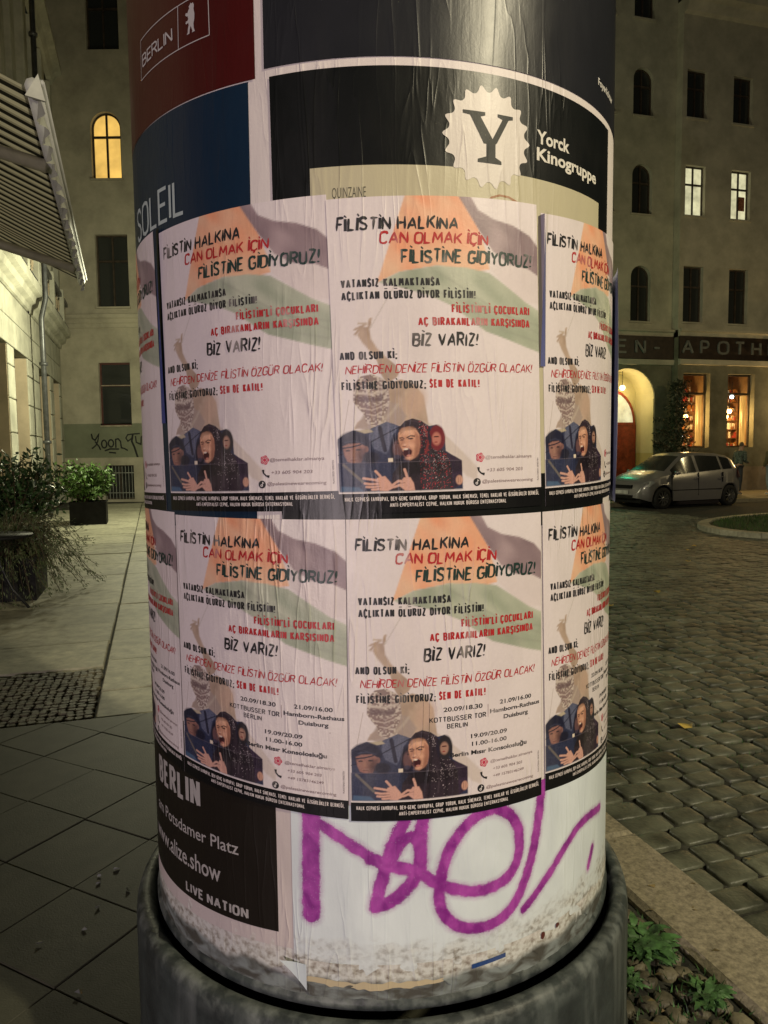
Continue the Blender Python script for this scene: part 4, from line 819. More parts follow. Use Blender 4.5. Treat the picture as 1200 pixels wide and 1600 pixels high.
# ================================================================== BUILDINGS
def wall(mb, a0, a1, z0, z1, holes, depth, y=0.):
    xs = sorted({a0, a1} | {h[0] for h in holes} | {h[1] for h in holes}); zs = sorted({z0, z1} | {h[2] for h in holes} | {h[3] for h in holes})
    xs = [x for x in xs if a0 <= x <= a1]; zs = [z for z in zs if z0 <= z <= z1]
    for xa, xb in zip(xs[:-1], xs[1:]):
        for za, zb in zip(zs[:-1], zs[1:]):
            cx, cz = (xa + xb) / 2, (za + zb) / 2
            if any(h[0] < cx < h[1] and h[2] < cz < h[3] for h in holes): continue
            mb.add([(xa, y, za), (xb, y, za), (xb, y, zb), (xa, y, zb)], [(0, 1, 2, 3)])
    for h in holes:
        xa, xb, za, zb = h[:4]; D = y + depth
        r = (xb - xa) / 2; sp = zb - r if h[4] else zb
        mb.add([(xa, y, za), (xa, D, za), (xa, D, sp), (xa, y, sp)], [(0, 1, 2, 3)]); mb.add([(xb, y, za), (xb, D, za), (xb, D, sp), (xb, y, sp)], [(3, 2, 1, 0)])
        mb.add([(xa, y, za), (xb, y, za), (xb, D, za), (xa, D, za)], [(0, 1, 2, 3)])
        if h[4]:
            n = 14; A = [((xa + xb) / 2 - r * math.cos(PI * k / n), sp + r * math.sin(PI * k / n)) for k in range(n + 1)]
            for (p, q) in zip(A[:-1], A[1:]):
                mb.add([(p[0], y, p[1]), (q[0], y, q[1]), (q[0], y, zb), (p[0], y, zb)], [(0, 1, 2, 3)])
                mb.add([(p[0], y, p[1]), (q[0], y, q[1]), (q[0], D, q[1]), (p[0], D, p[1])], [(3, 2, 1, 0)])
        else: mb.add([(xa, y, zb), (xb, y, zb), (xb, D, zb), (xa, D, zb)], [(3, 2, 1, 0)])
def window(root, h, y, fm, pms, nx=2, tr=(.66,), fw=.055, name='window'):
    xa, xb, za, zb, arch = h; r = (xb - xa) / 2; sp = zb - r if arch else zb; m = MB(); cx = (xa + xb) / 2
    m.box(xa, xa + fw, y - .04, y + .03, za, sp); m.box(xb - fw, xb, y - .04, y + .03, za, sp); m.box(xa + fw, xb - fw, y - .04, y + .03, za, za + fw)
    trs = [za + (zb - za) * t for t in tr]
    if arch:
        n = 16
        for k in range(n):
            a, b = PI * k / n, PI * (k + 1) / n; P = [(cx - R_ * math.cos(t), sp + R_ * math.sin(t)) for R_ in (r, r - fw) for t in (a, b)]
            V = [(p[0], yy, p[1]) for yy in (y - .04, y + .03) for p in P]; m.add(V, [(0, 1, 3, 2), (2, 3, 7, 6)])
    else: m.box(xa + fw, xb - fw, y - .04, y + .03, zb - fw, zb)
    for i in range(1, nx): x = xa + (xb - xa) * i / nx; m.box(x - fw * .55, x + fw * .55, y - .05, y + .02, za + fw, zb - fw)
    for t in trs: m.box(xa + fw, xb - fw, y - .058, y + .012, t - fw * .6, t + fw * .6)
    w_ = m.build(name, fm, root)
    zz = [za] + trs + [zb]
    for k in range(len(zz) - 1):
        for i in range(nx):
            x0, x1 = xa + (xb - xa) * i / nx, xa + (xb - xa) * (i + 1) / nx; z0_, z1_ = zz[k], zz[k + 1]
            if arch and k == len(zz) - 2:
                P = [(x0, z0_), (x1, z0_)]
                top = [(x0 + (x1 - x0) * j / 8) for j in range(9)][::-1]
                for x in top:
                    dx = min(abs(x - cx), r); P.append((x, max(z0_, sp + math.sqrt(r * r - dx * dx))))
            else: P = [(x0, z0_), (x1, z0_), (x1, z1_), (x0, z1_)]
            pm = pms[(k * nx + i) % len(pms)]
            mk('pane', [(x, y - .004, z) for x, z in P], [tuple(range(len(P)))], pm, w_)
    return w_
def plaster(name, c, var=.15, sc=1.2, bump=.002): return plain(name, c, .85, 0, var, sc, bump, 90, .25)
M_ENDW = plaster('yellow_grey_plaster', (.42, .39, .30), .14); M_BANDP = plaster('grey_green_paint', (.20, .215, .15), .1)
M_PH = plaster('green_grey_plaster', (.44, .43, .33), .13); M_PH2 = plaster('stone_coursing', (.44, .415, .32), .13); M_PHL = plaster('dark_stone_base', (.17, .165, .115), .2)
M_CAFE = plain('cream_stone', (.46, .455, .37), .85, 0, .14, 1.5, .002, 90, .25, rand=.07); M_CAFE2 = plaster('warm_cream_reveal', (.52, .43, .30), .1)
M_FASC = plain('dark_brown_fascia', (.035, .022, .015), .5, 0, .3, 5); M_LETT = plain('grey_sign_letters', (.16, .165, .15), .5, 0, .15)
M_WOODR = plain('red_brown_door', (.28, .045, .02), .4, 0, .25, 6); M_WF = plain('dark_window_frame', (.06, .045, .032), .45, 0, .3)
M_WFW = plain('pale_window_frame', (.34, .30, .22), .5, 0, .2)
M_PIPE = plain('grey_downpipe', (.13, .135, .14), .4, .5, .2)
def glow(name, c, s, sc=1.4):
    m, nt, P, O = nodes(name); L = nt.links; tc = N(nt, 'ShaderNodeTexCoord'); n = N(nt, 'ShaderNodeTexNoise'); n.inputs['Scale'].default_value = sc; n.inputs['Detail'].default_value = 3
    L.new(tc.outputs['Object'], n.inputs['Vector']); mp = N(nt, 'ShaderNodeMapRange'); mp.inputs['From Min'].default_value = .3; mp.inputs['From Max'].default_value = .7; mp.inputs['To Min'].default_value = s * .6; mp.inputs['To Max'].default_value = s * 1.25
    L.new(n.outputs['Fac'], mp.inputs['Value']); L.new(mp.outputs[0], P.inputs['Emission Strength']); P.inputs['Emission Color'].default_value = (*c, 1); P.inputs['Base Color'].default_value = (.3, .25, .15, 1); P.inputs['Roughness'].default_value = .3; return m
M_LITY = glow('lit_yellow_blind', (1.0, .60, .13), .95); M_LITW = glow('lit_pale_room', (.86, .82, .50), .78, 3.); M_CURT = glow('lit_orange_curtain', (1.0, .50, .10), .55, 1.)

# --- end wall building, left
eb = empty('plastered_apartment_building', (0, 25.6, 0), 0, 'yellow grey plastered building closing the left side, one arched window lit yellow', 'building')
cols = [(-9.68, -8.62)]
def ecol(dx): return [(-9.68 + dx, -8.60 + dx, 15.0, 17.1, 1), (-9.66 + dx, -8.66 + dx, 10.84, 13.02, 1), (-9.67 + dx, -8.57 + dx, 6.62, 9.03, 0), (-9.73 + dx, -8.65 + dx, 2.62, 4.75, 0), (-9.65 + dx, -8.64 + dx, .06, 1.24, 0)]
H0 = ecol(0); H1 = ecol(3.1)
mb = MB(); wall(mb, -11.2, -3., 2.68, 22, [h for h in H0 + H1 if h[2] > 2.], .22); mb.box(-11.2, -3, .9, 9, 0, 22)
mb.build('wall', M_ENDW, eb)
mb = MB(); H_ = [(-9.73, -8.65, 2.62, 2.70, 0)]
wall(mb, -11.2, -3., 1.50, 2.68, [(-9.73, -8.65, 2.62, 2.68, 0), (-6.63, -5.55, 2.62, 2.68, 0)], .22, -.004); mb.build('painted_band', M_BANDP, eb)
mb = MB(); wall(mb, -11.2, -3., -.05, 1.48, [h for h in H0 + H1 if h[2] < 1.], .22, -.03); mb.box(-11.2, -3, -.045, .0, 1.48, 1.51); mb.build('plinth', M_ENDW, eb)
mb = MB(); mb.extr([(0.0, 5.92), (-.05, 5.92), (-.06, 6.05), (-.10, 6.09), (-.10, 6.2), (-.16, 6.25), (-.17, 6.36), (.0, 6.40)], -11.2, -3.); mb.build('string_course', M_ENDW, eb)
for i, h in enumerate(H0 + H1):
    k = i % 5; lit = i == 1
    fm = M_WF if k != 3 else plain('maroon_window_frame', (.10, .035, .03), .5)
    pm = [M_LITY] if lit else [M_GLASS]
    wo = window(eb, h, .17, fm, pm, 2 if k != 3 else 1, (.64,) if k != 4 else (), .05 if k != 1 else .06)
    if k == 3: m_ = MB(); m_.box(h[0], h[1], -.05, .0, h[2] - .05, h[2]); m_.box(h[0] + .04, h[1] - .04, .09, .11, h[2] + .64 * (h[3] - h[2]) - .015, h[2] + .64 * (h[3] - h[2]) + .015); m_.build('sill', M_WFW, wo)
    if k in (1, 2): m_ = MB(); m_.box(h[0] - .04, h[1] + .04, -.09, .0, h[2] - .06, h[2]); m_.build('sill', M_ENDW, wo)
    if k == 4:
        m_ = MB()
        for j in range(9): x = h[0] + .06 + j * (h[1] - h[0] - .12) / 8; m_.tube([(x, -.05, h[2] + .02), (x, -.05, h[3] - .02)], .010, 5)
        for z in (h[2] + .22, h[3] - .27): m_.box(h[0], h[1], -.066, -.052, z, z + .025)
        m_.build('window_grille', plain('pale_grille', (.35, .36, .33), .5, .3), wo)
# curtain behind the barred window panes
fl_ = MB()
def ribbon(mb, P, wd, y): V, Fc = strip(P, wd); mb.add([(v[0], y, v[1]) for v in V], Fc)
PX = lambda x, y: (-9.63 + (x - 815) / 5 / 45.04, 1.98 + (170 - y) / 5 / 45.04)
gr = [[(718, 90), (725, 125), (745, 140), (772, 100), (778, 90), (765, 150), (750, 180), (718, 205)], [(745, 150), (775, 190), (785, 215)],
      [(815 + 20 * math.cos(a / 8 * PI), 170 + 30 * math.sin(a / 8 * PI)) for a in range(17)], [(868 + 20 * math.cos(a / 8 * PI), 165 + 28 * math.sin(a / 8 * PI)) for a in range(17)],
      [(905, 200), (905, 135), (925, 130), (942, 150), (948, 200), (975, 208), (997, 222)], [(818, 222), (860, 208), (930, 210)], [(850, 235), (905, 240)]]
mb = MB()
for k, P in enumerate(gr): ribbon(mb, [PX(*p) for p in P], .048, -.012 - .001 * k)
tg = mb.build('painted_scrawl', plain('black_spray', (.01, .01, .011), .5), None); tg.location = (0, 25.6, 0); tag(tg, 'black sprayed scrawl on the grey band under the left ground-floor window', 'graffiti')
gr = [[(1095, 92), (1040, 95), (1000, 100), (985, 125), (1000, 150), (1035, 125)], [(1040, 95), (1030, 150), (1050, 200), (1070, 270), (1092, 345)], [(1060, 110), (1065, 160), (1100, 175), (1105, 120), (1130, 100)]]
mb = MB()
for k, P in enumerate(gr): ribbon(mb, [PX(*p) for p in P], .045 + .02 * (k == 1), -.012 - .001 * k)
tg = mb.build('painted_scrawl', bpy.data.materials['black_spray'], None); tg.location = (0, 25.6, 0); tag(tg, 'looser sprayed scrawl with a long tail beside the column edge', 'graffiti')

# --- café building along the left pavement
cb = empty('cafe_building', ts(-2.9, 0), math.radians(90 + 17.3), 'cream stone cafe building with coursed ground floor and balustraded balcony along the left', 'building')
DP = .36; ops = [(6.2, 8.2), (9.4, 11.3), (12.3, 14.1), (15.9, 17.75), (18.55, 20.45), (22.4, 24.75), (25.5, 27.1)]
mb = MB(); mb.box(3, 28.4, DP, 8, -.05, 13.9); mb.box(3, 28.4, .9, 8, 13.9, 16.5); mb.build('core', M_CAFE2, cb)
edges = [3.] + [v for o in ops for v in o] + [28.3]
zc = [0, .62, 1.35, 2.10, 2.85, 3.58, 4.02]
rb = random.Random(5)
for k in range(0, len(edges) - 1, 2):
    a, b = edges[k], edges[k + 1]
    if b - a < .3: continue
    for z0_, z1_ in zip(zc[:-1], zc[1:]):
        xs = [a, b] if b - a < 1.2 else [a, (a + b) / 2 + rb.uniform(-.15, .15), b]
        for x0_, x1_ in zip(xs[:-1], xs[1:]):
            piece('stone_block', lambda m_: m_.cbox(x0_ + .002, x1_ - .002, rb.uniform(-.004, .004), DP - .002, z0_ + .012, z1_ - .012, .014), M_CAFE, cb)
for z0_, z1_ in ((4.02, 4.62), (4.62, 5.22)):
    x = 3.
    while x < 28.2:
        x1_ = min(28.3, x + rb.uniform(1.7, 2.4)); piece('stone_block', lambda m_: m_.cbox(x + .003, x1_ - .003, rb.uniform(-.003, .003), DP - .002, z0_ + .008, z1_ - .008, .012), M_CAFE, cb); x = x1_
for a, b in ops:
    w_ = window(cb, (a, b, .5, 4.02, 0), DP - .03, M_WF, [M_GLASS], 2, (.7,), .07)
    m_ = MB(); m_.box(a - .0, b + .0, .02, DP, .44, .5); m_.build('sill', M_CAFE, w_)
# reveals: warm pilasters inside each opening's far jamb
for a, b in ops: piece('door_reveal', lambda m_: m_.box(b - .03, b - .001, .03, DP - .07, .5, 4.0), M_CAFE2, cb)
cor = [(.0, 5.22), (-.06, 5.24), (-.08, 5.36), (-.20, 5.42), (-.24, 5.56), (-.36, 5.60), (-.38, 5.80), (-.30, 5.84), (.0, 5.86)]
for a, b in ((3, 20.75), (21.15, 28.3)): piece('cornice', lambda m_: m_.extr(cor, a, b), M_CAFE, cb)
# balcony balustrade with scroll panels
rail = MB(); 
for a, b in ((3, 20.7), (21.2, 28.2)): rail.box(a, b, -.32, -.14, 6.62, 6.74); rail.box(a, b, -.32, -.14, 5.86, 5.95)
rail.build('balustrade_rail', M_PIPE, cb)
for x in (14., 16.6, 18.9, 20.6, 21.3, 23.6, 26.0, 28.1): piece('balustrade_post', lambda m_: m_.cbox(x - .12, x + .12, -.36, -.10, 5.865, 6.86, .02), M_CAFE, cb)
for a, b in ((14.1, 16.5), (16.7, 18.8), (19.0, 20.5), (21.4, 23.5), (23.7, 25.9), (26.1, 28.0)):
    m_ = MB(); n_ = max(2, int((b - a) / .45)); st = (b - a) / n_
    for i in range(n_):
        c_ = a + st * (i + .5)
        for sg in (-1, 1):
            m_.tube([(c_ + sg * .18 * math.cos(t) * (1 - t / 9), -.23, 6.28 + sg * .05 + .16 * math.sin(t) * (1 - t / 9)) for t in np.linspace(0, 6.5, 14)], .022, 5)
        m_.tube([(c_ - st / 2, -.23, 5.95), (c_, -.23, 6.28), (c_ + st / 2, -.23, 6.62)], .018, 5)
    m_.build('scroll_panel', M_CAFE2, cb, True)
# upper floor: recessed bays between pilasters
m_ = MB()
for i, a in enumerate((12.4, 14.3, 16.2, 18.1, 19.6, 21.7, 23.4, 25.2, 27.2)): piece('pilaster', lambda m__: m__.cbox(a, a + .62, -.10, DP - .01, 5.9, 13.8, .03), M_CAFE, cb)
for a, b in ((13.1, 14.2), (15.0, 16.1), (16.9, 18.0), (22.4, 23.3), (24.1, 25.1), (25.9, 27.1)):
    w_ = window(cb, (a, b, 6.6, 9.6, 0), DP - .05, M_WF, [M_GLASS], 2, (.7,), .07); window(cb, (a, b, 10.6, 13.0, 0), DP - .05, M_WF, [M_GLASS], 2, (.7,), .07)
piece('upper_cornice', lambda m__: m__.extr([(0, 13.85), (-.15, 13.9), (-.25, 14.1), (-.45, 14.2), (-.45, 14.35), (0, 14.5)], 3, 28.3), M_CAFE, cb)
m_ = MB(); m_.tube([(20.95, -.30, -.05), (20.95, -.30, 5.1), (20.95, -.42, 5.6), (20.95, -.42, 13.7)], .066, 10)
for z in (1.9, 3.9, 6.5, 9.5, 12.): m_.tube([(20.95, -.42 if z > 5.4 else -.30, z), (20.95, -.42 if z > 5.4 else -.30, z + .08)], .105, 10)
o_ = m_.build('downpipe', M_PIPE, None, True); o_.location = cb.location; o_.rotation_euler = cb.rotation_euler; tag(o_, 'grey rain downpipe running the full height of the cream cafe building', 'pipe')

# --- pharmacy building, right
RB = math.radians(16)
pb = empty('pharmacy_building', (10.772, 27, 0), RB, 'dark green grey corner building with lit shop windows and a raised letter sign', 'building')
rows = [(13.25, 14.88), (9.9, 11.62), (6.16, 8.12)]
HL = [(a, a + .82, z0_, z1_, 1) for a in (-1.88, -3.42, -4.96, -6.5) for z0_, z1_ in rows + [(16.5, 18.1)]]
HR = [(a, a + .84, z0_ - .02, z1_, 0) for a in (.06, 2.02, 3.98, 5.94) for z0_, z1_ in rows]
mb = MB(); wall(mb, -8, -.12, 5.86, 20, HL, .24, .34); mb.box(-8, -.12, 1.6, 10, 5.86, 20); mb.box(-.125, -.12, .0, .36, 5.86, 17.2); mb.build('left_wall', M_PH, pb)
mb = MB(); wall(mb, -.12, 12, 5.86, 17.0, HR, .24, 0.); mb.box(-.11, 12, .8, 10, 5.86, 17.0); mb.build('right_wall', M_PH2, pb)
for (a, b, z0_, z1_, ar) in HL + HR:
    y = .34 if ar else 0.; lit = (not ar) and abs(z1_ - 11.62) < .1 and a < 3
    if a < -4 or a > 5: 
        pass
    w_ = window(pb, (a, b, z0_, z1_, ar), y + .19, M_WF, [M_LITW] if lit else [M_GLASS], 2, (.64,), .05)
    m_ = MB(); m_.box(a - .05, b + .05, y - .07, y, z0_ - .06, z0_); m_.build('sill', M_PH2, w_)
# print seen in one lit window
o_ = mk('wall_print', [(2.46, .150, 10.25), (2.74, .150, 10.25), (2.74, .150, 10.75), (2.46, .150, 10.75)], [(0, 1, 2, 3)], plain('brown_print', (.30, .12, .06), .6, 0, .5, 14), None); o_.location = pb.location; o_.rotation_euler = pb.rotation_euler; tag(o_, 'small framed brown print standing in the right-hand lit upper window', 'picture')
piece('string_course', lambda m_: m_.extr([(.34, 5.62), (.24, 5.64), (.22, 5.76), (.14, 5.80), (.14, 5.88), (.34, 5.9)], -8, -.12), M_PH2, pb)
piece('string_course', lambda m_: m_.extr([(.0, 5.62), (-.10, 5.64), (-.12, 5.76), (-.2, 5.80), (-.2, 5.88), (.0, 5.9)], -.12, 12), M_PH2, pb)
piece('roof_cornice', lambda m_: m_.extr([(.0, 16.7), (-.15, 16.75), (-.3, 17.0), (-.55, 17.05), (-.6, 17.25), (.2, 17.4)], -.12, 12), M_PH2, pb)
piece('roof', lambda m_: m_.extr([(.2, 17.38), (3.5, 19.4), (6, 19.4), (6, 17.38)], -.1, 12), M_WF, pb)
# ground floor
AR = (-3.0, -.83, .06, 4.50, 1); S1 = (.12, 1.28, 1.62, 4.32, 0); S2 = (2.06, 3.26, 1.62, 4.32, 0); S3 = (4.0, 5.2, 1.62, 4.32, 0)
mb = MB(); wall(mb, -8, -.12, -.05, 4.62, [AR], 1.08, .30); mb.build('arched_wall', M_PHL, pb)
mb = MB(); wall(mb, -.12, 12, .9, 4.62, [S1, S2, S3], .34, -.03); mb.box(-.124, -.12, -.03, .3, -.05, 5.6); mb.build('shop_wall', M_PHL, pb)
mb = MB(); mb.box(-.12, 12, -.06, .0, -.05, .9); mb.build('shop_plinth', plaster('pale_plinth', (.24, .20, .155), .2), pb)
mb = MB(); mb.extr([(.34, 4.60), (.18, 4.62), (.16, 4.80), (.34, 4.83)], -8, -.121); mb.extr([(.0, 4.60), (-.15, 4.62), (-.17, 4.80), (.0, 4.83)], -.12, 12); mb.build('fascia_ledge', M_PH2, pb)
mb = MB(); mb.box(-8, -.121, .2, .34, 4.83, 5.62); mb.box(-.12, 12, -.10, .0, 4.83, 5.62); mb.build('fascia_board', M_FASC, pb)
LT = [('E', -2.53, .40, .13), ('N', -1.78, .43, .13), ('-', -1.02, .28, .13), ('A', -.06, .50, -.17), ('P', .72, .38, -.17), ('O', 1.47, .50, -.17), ('T', 2.24, .42, -.17), ('H', 2.97, .43, -.17), ('E', 3.72, .4, -.17), ('K', 4.4, .44, -.17), ('E', 5.15, .4, -.17)]
for ch, a, wd, y in LT:
    w0, sts = G[ch]; m_ = MB()
    for st in sts:
        for (p, q) in zip(st[:-1], st[1:]):
            sc_ = (wd - .08) / max(w0, .01); A = np.array([a + .04 + p[0] * sc_, 5.03 + p[1] * .42]); B = np.array([a + .04 + q[0] * sc_, 5.03 + q[1] * .42])
            V, Fc = strip([A, B], .075); m_.add([(v[0], y, v[1]) for v in V] + [(v[0], y + .05, v[1]) for v in V], [f for f in Fc] + [(0, 1, 5, 4), (2, 3, 7, 6), (0, 2, 6, 4), (1, 3, 7, 5)])
    m_.build('sign_letter', M_LETT, pb)
# arched entrance: cream passage, red door at the back
M_CREAM = plain('cream_passage_paint', (.62, .55, .30), .7, 0, .06, 1); M_CREAM2 = plain('ochre_dado_paint', (.52, .43, .17), .6, 0, .06, 1)
mb = MB(); mb.box(-.86, -.835, .34, 1.40, 1.45, 3.42); mb.box(-3.0, -2.975, .34, 1.40, 1.45, 3.42)
r_o, zc_ = 1.072, 3.415; n = 16
for k in range(n):
    a, b = PI * k / n, PI * (k + 1) / n; P = [(-1.915 - r_o * math.cos(t), zc_ + r_o * math.sin(t)) for t in (a, b)]
    mb.add([(P[0][0], .34, P[0][1]), (P[1][0], .34, P[1][1]), (P[1][0], 1.40, P[1][1]), (P[0][0], 1.40, P[0][1])], [(0, 1, 2, 3)])
mb.box(-3., -.84, 1.40, 1.46, .0, 4.6); mb.build('passage_lining', M_CREAM, pb)
piece('passage_dado', lambda m_: m_.box(-.858, -.833, .34, 1.39, .0, 1.45), M_CREAM2, pb); piece('passage_dado', lambda m_: m_.box(-3.002, -2.977, .34, 1.39, 0, 1.45), M_CREAM2, pb)
do = piece('door', lambda m_: (m_.box(-2.95, -1.94, 1.32, 1.39, .02, 2.5), m_.box(-1.93, -.90, 1.32, 1.39, .02, 2.5), m_.box(-2.6, -2.1, 1.305, 1.32, .3, 1.1), m_.box(-2.6, -2.1, 1.305, 1.32, 1.3, 2.3), m_.box(-1.8, -1.05, 1.305, 1.32, .3, 1.1), m_.box(-1.8, -1.05, 1.305, 1.32, 1.3, 2.3)), M_WOODR, pb)
m_ = MB(); m_.tube([(-1.86, 1.28, 1.05), (-1.86, 1.22, 1.05), (-1.75, 1.22, 1.05)], .014, 6); m_.build('handle', M_METAL, do)
m_ = MB(); n = 14
for R0, R1 in ((1.0, .92),):
    for k in range(n):
        a, b = PI * k / n, PI * (k + 1) / n; P = [(-1.935 - R_ * math.cos(t), 2.56 + R_ * 1.25 * math.sin(t)) for R_ in (R0, R1) for t in (a, b)]
        m_.add([(p[0], 1.31, p[1]) for p in P] + [(p[0], 1.39, p[1]) for p in P], [(0, 1, 3, 2), (2, 3, 7, 6)])
m_.box(-2.93, -.93, 1.30, 1.38, 2.50, 2.60); m_.box(-1.96, -1.91, 1.31, 1.37, 2.6, 3.5); fl_ = m_.build('fanlight', M_WOODR, pb)
mk('pane', [(-1.935 - .93 * math.cos(PI * k / 14), 1.34, 2.58 + 1.14 * math.sin(PI * k / 14)) for k in range(15)], [tuple(range(15))], M_LITW, fl_)
def bulb(name, loc, r, col, s, label, power=0, grp=None, parent_loc=True, cat='lamp'):
    m_ = MB(); m_.lathe([(.001, -r)] + [(r * math.sin(t), -r * math.cos(t)) for t in np.linspace(.3, 2.8, 8)] + [(.001, r)], 16)
    root = empty(name, loc, 0, label, cat, grp); key = 'lamp_glow_%s' % str(col); mt = bpy.data.materials.get(key) or emis(key, col, s)
    m_.build('globe', mt, root, True); q = MB(); q.tube([(0, 0, r * .9), (0, 0, r + .5)], .012, 6); q.lathe([(.03, r * .9), (.05, r * .95), (.03, r * 1.2)], 10); q.build('stem', M_METAL, root)
    if power:
        l = bpy.data.lights.new('lamp_light', 'POINT'); l.energy = power; l.color = col; l.shadow_soft_size = r * 1.5
        o = bpy.data.objects.new('lamp_light', l); COL.objects.link(o); o.parent = root; o.location = (0, -r - .08, -r - .06)
    return root
def PB(a, y, z): c, s = math.cos(RB), math.sin(RB); return (10.772 + a * c - y * s, 27 + a * s + y * c, z)
bulb('assumed_passage_lamp', PB(-1.75, .95, 3.85), .10, (1., .78, .40), 6, 'assumed small globe lamp hanging inside the arched entrance', 34)  # lamp assumed from the lit passage wall
# shop rooms behind the three lit windows
M_ROOM = plain('warm_room_wall', (.35, .22, .10), .7, 0, .2, 2); M_SHELF = plain('brown_shelf', (.18, .09, .04), .5, 0, .2, 4)
bot_m = [plain('white_bottles', (.6, .55, .45), .3), plain('amber_bottles', (.35, .14, .04), .2), plain('red_boxes', (.35, .05, .04), .5)]
for k, S_ in enumerate((S1, S2, S3)):
    a, b = S_[0], S_[1]
    piece('shop_room', lambda m_: (m_.box(a - .3, b + .3, 1.6, 1.66, 1.3, 4.6), m_.box(a - .34, a - .3, .32, 1.6, 1.3, 4.6), m_.box(b + .3, b + .34, .32, 1.6, 1.3, 4.6), m_.box(a - .3, b + .3, .32, 1.6, 1.25, 1.3), m_.box(a - .3, b + .3, .32, 1.6, 4.6, 4.64)), M_ROOM, pb)
    w_ = window(pb, S_, .24, M_WF, [M_CLEAR], 1, (.735,), .06)
    sh = empty('display_shelf', PB((a + b) / 2 + .22, .85, 1.6), RB, ['shelf of bottles and jars in the left lit shop window', 'shelf of bottles and jars in the lit shop window behind the walkers', 'shelf of bottles in the shop window at the right frame edge'][k], 'shelf', 'shop window shelves')
    m_ = MB(); 
    for j in range(7): m_.box(-.42, .40, 0, .28, .02 + j * .34, .045 + j * .34)
    m_.build('shelf_board', M_SHELF, sh)['kind'] = 'stuff'
    m_ = MB(); m_.box(-.45, -.42, 0, .28, 0, 2.15); m_.box(.40, .43, 0, .28, 0, 2.15); m_.build('shelf_side', M_SHELF, sh)
    for q in range(3):
        m_ = MB()
        for j in range(7):
            x = -.38
            while x < .36:
                wd = rb.uniform(.035, .075); hh = rb.uniform(.08, .24)
                if rb.random() < .36: m_.box(x, x + wd, .03, .03 + wd, .046 + j * .34, .046 + j * .34 + hh)
                x += wd + .014
        m_.build('packages', bot_m[q], sh)['kind'] = 'stuff'
    cu = MB(); nx = 18
    V = [(b - .30 + .26 * i / nx, .36 + .03 * math.sin(i * 1.9), z) for z in (1.7, 3.55) for i in range(nx + 1)]
    cu.add(V, [(i, i + 1, nx + 2 + i, nx + 1 + i) for i in range(nx)])
    o_ = cu.build('curtain', M_CURT, None); o_.location = pb.location; o_.rotation_euler = pb.rotation_euler; tag(o_, ['orange lit curtain at the right side of the left shop window', 'orange lit curtain in the shop window behind the walkers', 'orange lit curtain in the shop window at the right frame edge'][k], 'curtain', 'shop window curtains')
    WH = 'warm white globe lamp'
    bulb('pendant_lamp', PB(a + .28 + .2 * k * (k < 2), .42, 3.08 if k == 0 else 2.98), .085, (1., .62, .22), 22, ['upper globe lamp in the left lit shop window', 'upper globe lamp in the shop window behind the walkers', 'upper globe lamp in the shop window at the frame edge'][k], 60, 'globe lamps in the shop windows')
    bulb('pendant_lamp', PB(a + .52 - .16 * k, .46, 2.78), .085, (1., .62, .22), 22, ['lower globe lamp in the left lit shop window', 'lower globe lamp in the shop window behind the walkers', 'lower globe lamp in the shop window at the frame edge'][k], 60, 'globe lamps in the shop windows')
bulb('spot_lamp', PB(2.62, .40, 3.52), .07, (.75, .95, 1.), 12, 'cold white lamp high in the shop window behind the walkers')
bulb('spot_lamp', PB(.42, .40, 2.02), .06, (.75, .9, 1.), 9, 'cold white lamp low in the left shop window')

# pavement in front of the pharmacy
c16, s16 = math.cos(RB), math.sin(RB)
def pbq(a0, a1, y0, y1, z): return [PB(a, y, z) for a, y in ((a0, y0), (a1, y0), (a1, y1), (a0, y1))]
o_ = mk('pavement_opposite', pbq(-9, 20, -3.9, .4, .012) + pbq(-9, 20, -3.9, .4, -.12), [(0, 1, 2, 3), (0, 1, 5, 4)], plain('opposite_pavement', (.16, .14, .085), .5, 0, .3, 4, .004, 30)); tag(o_, kind='structure')
for i in range(24): piece('kerb_stone', lambda m_: m_.add([PB(-9 + i * 1.2 + .006, -4.16, -.12), PB(-7.806 + i * 1.2, -4.16, -.12), PB(-7.806 + i * 1.2, -3.9, -.12), PB(-9 + i * 1.2 + .006, -3.9, -.12), PB(-9 + i * 1.2 + .006, -4.16, .02), PB(-7.806 + i * 1.2, -4.16, .02), PB(-7.806 + i * 1.2, -3.9, .02), PB(-9 + i * 1.2 + .006, -3.9, .02)], [(4, 5, 6, 7), (0, 1, 5, 4), (1, 2, 6, 5), (3, 0, 4, 7)]), M_KERB, o_)

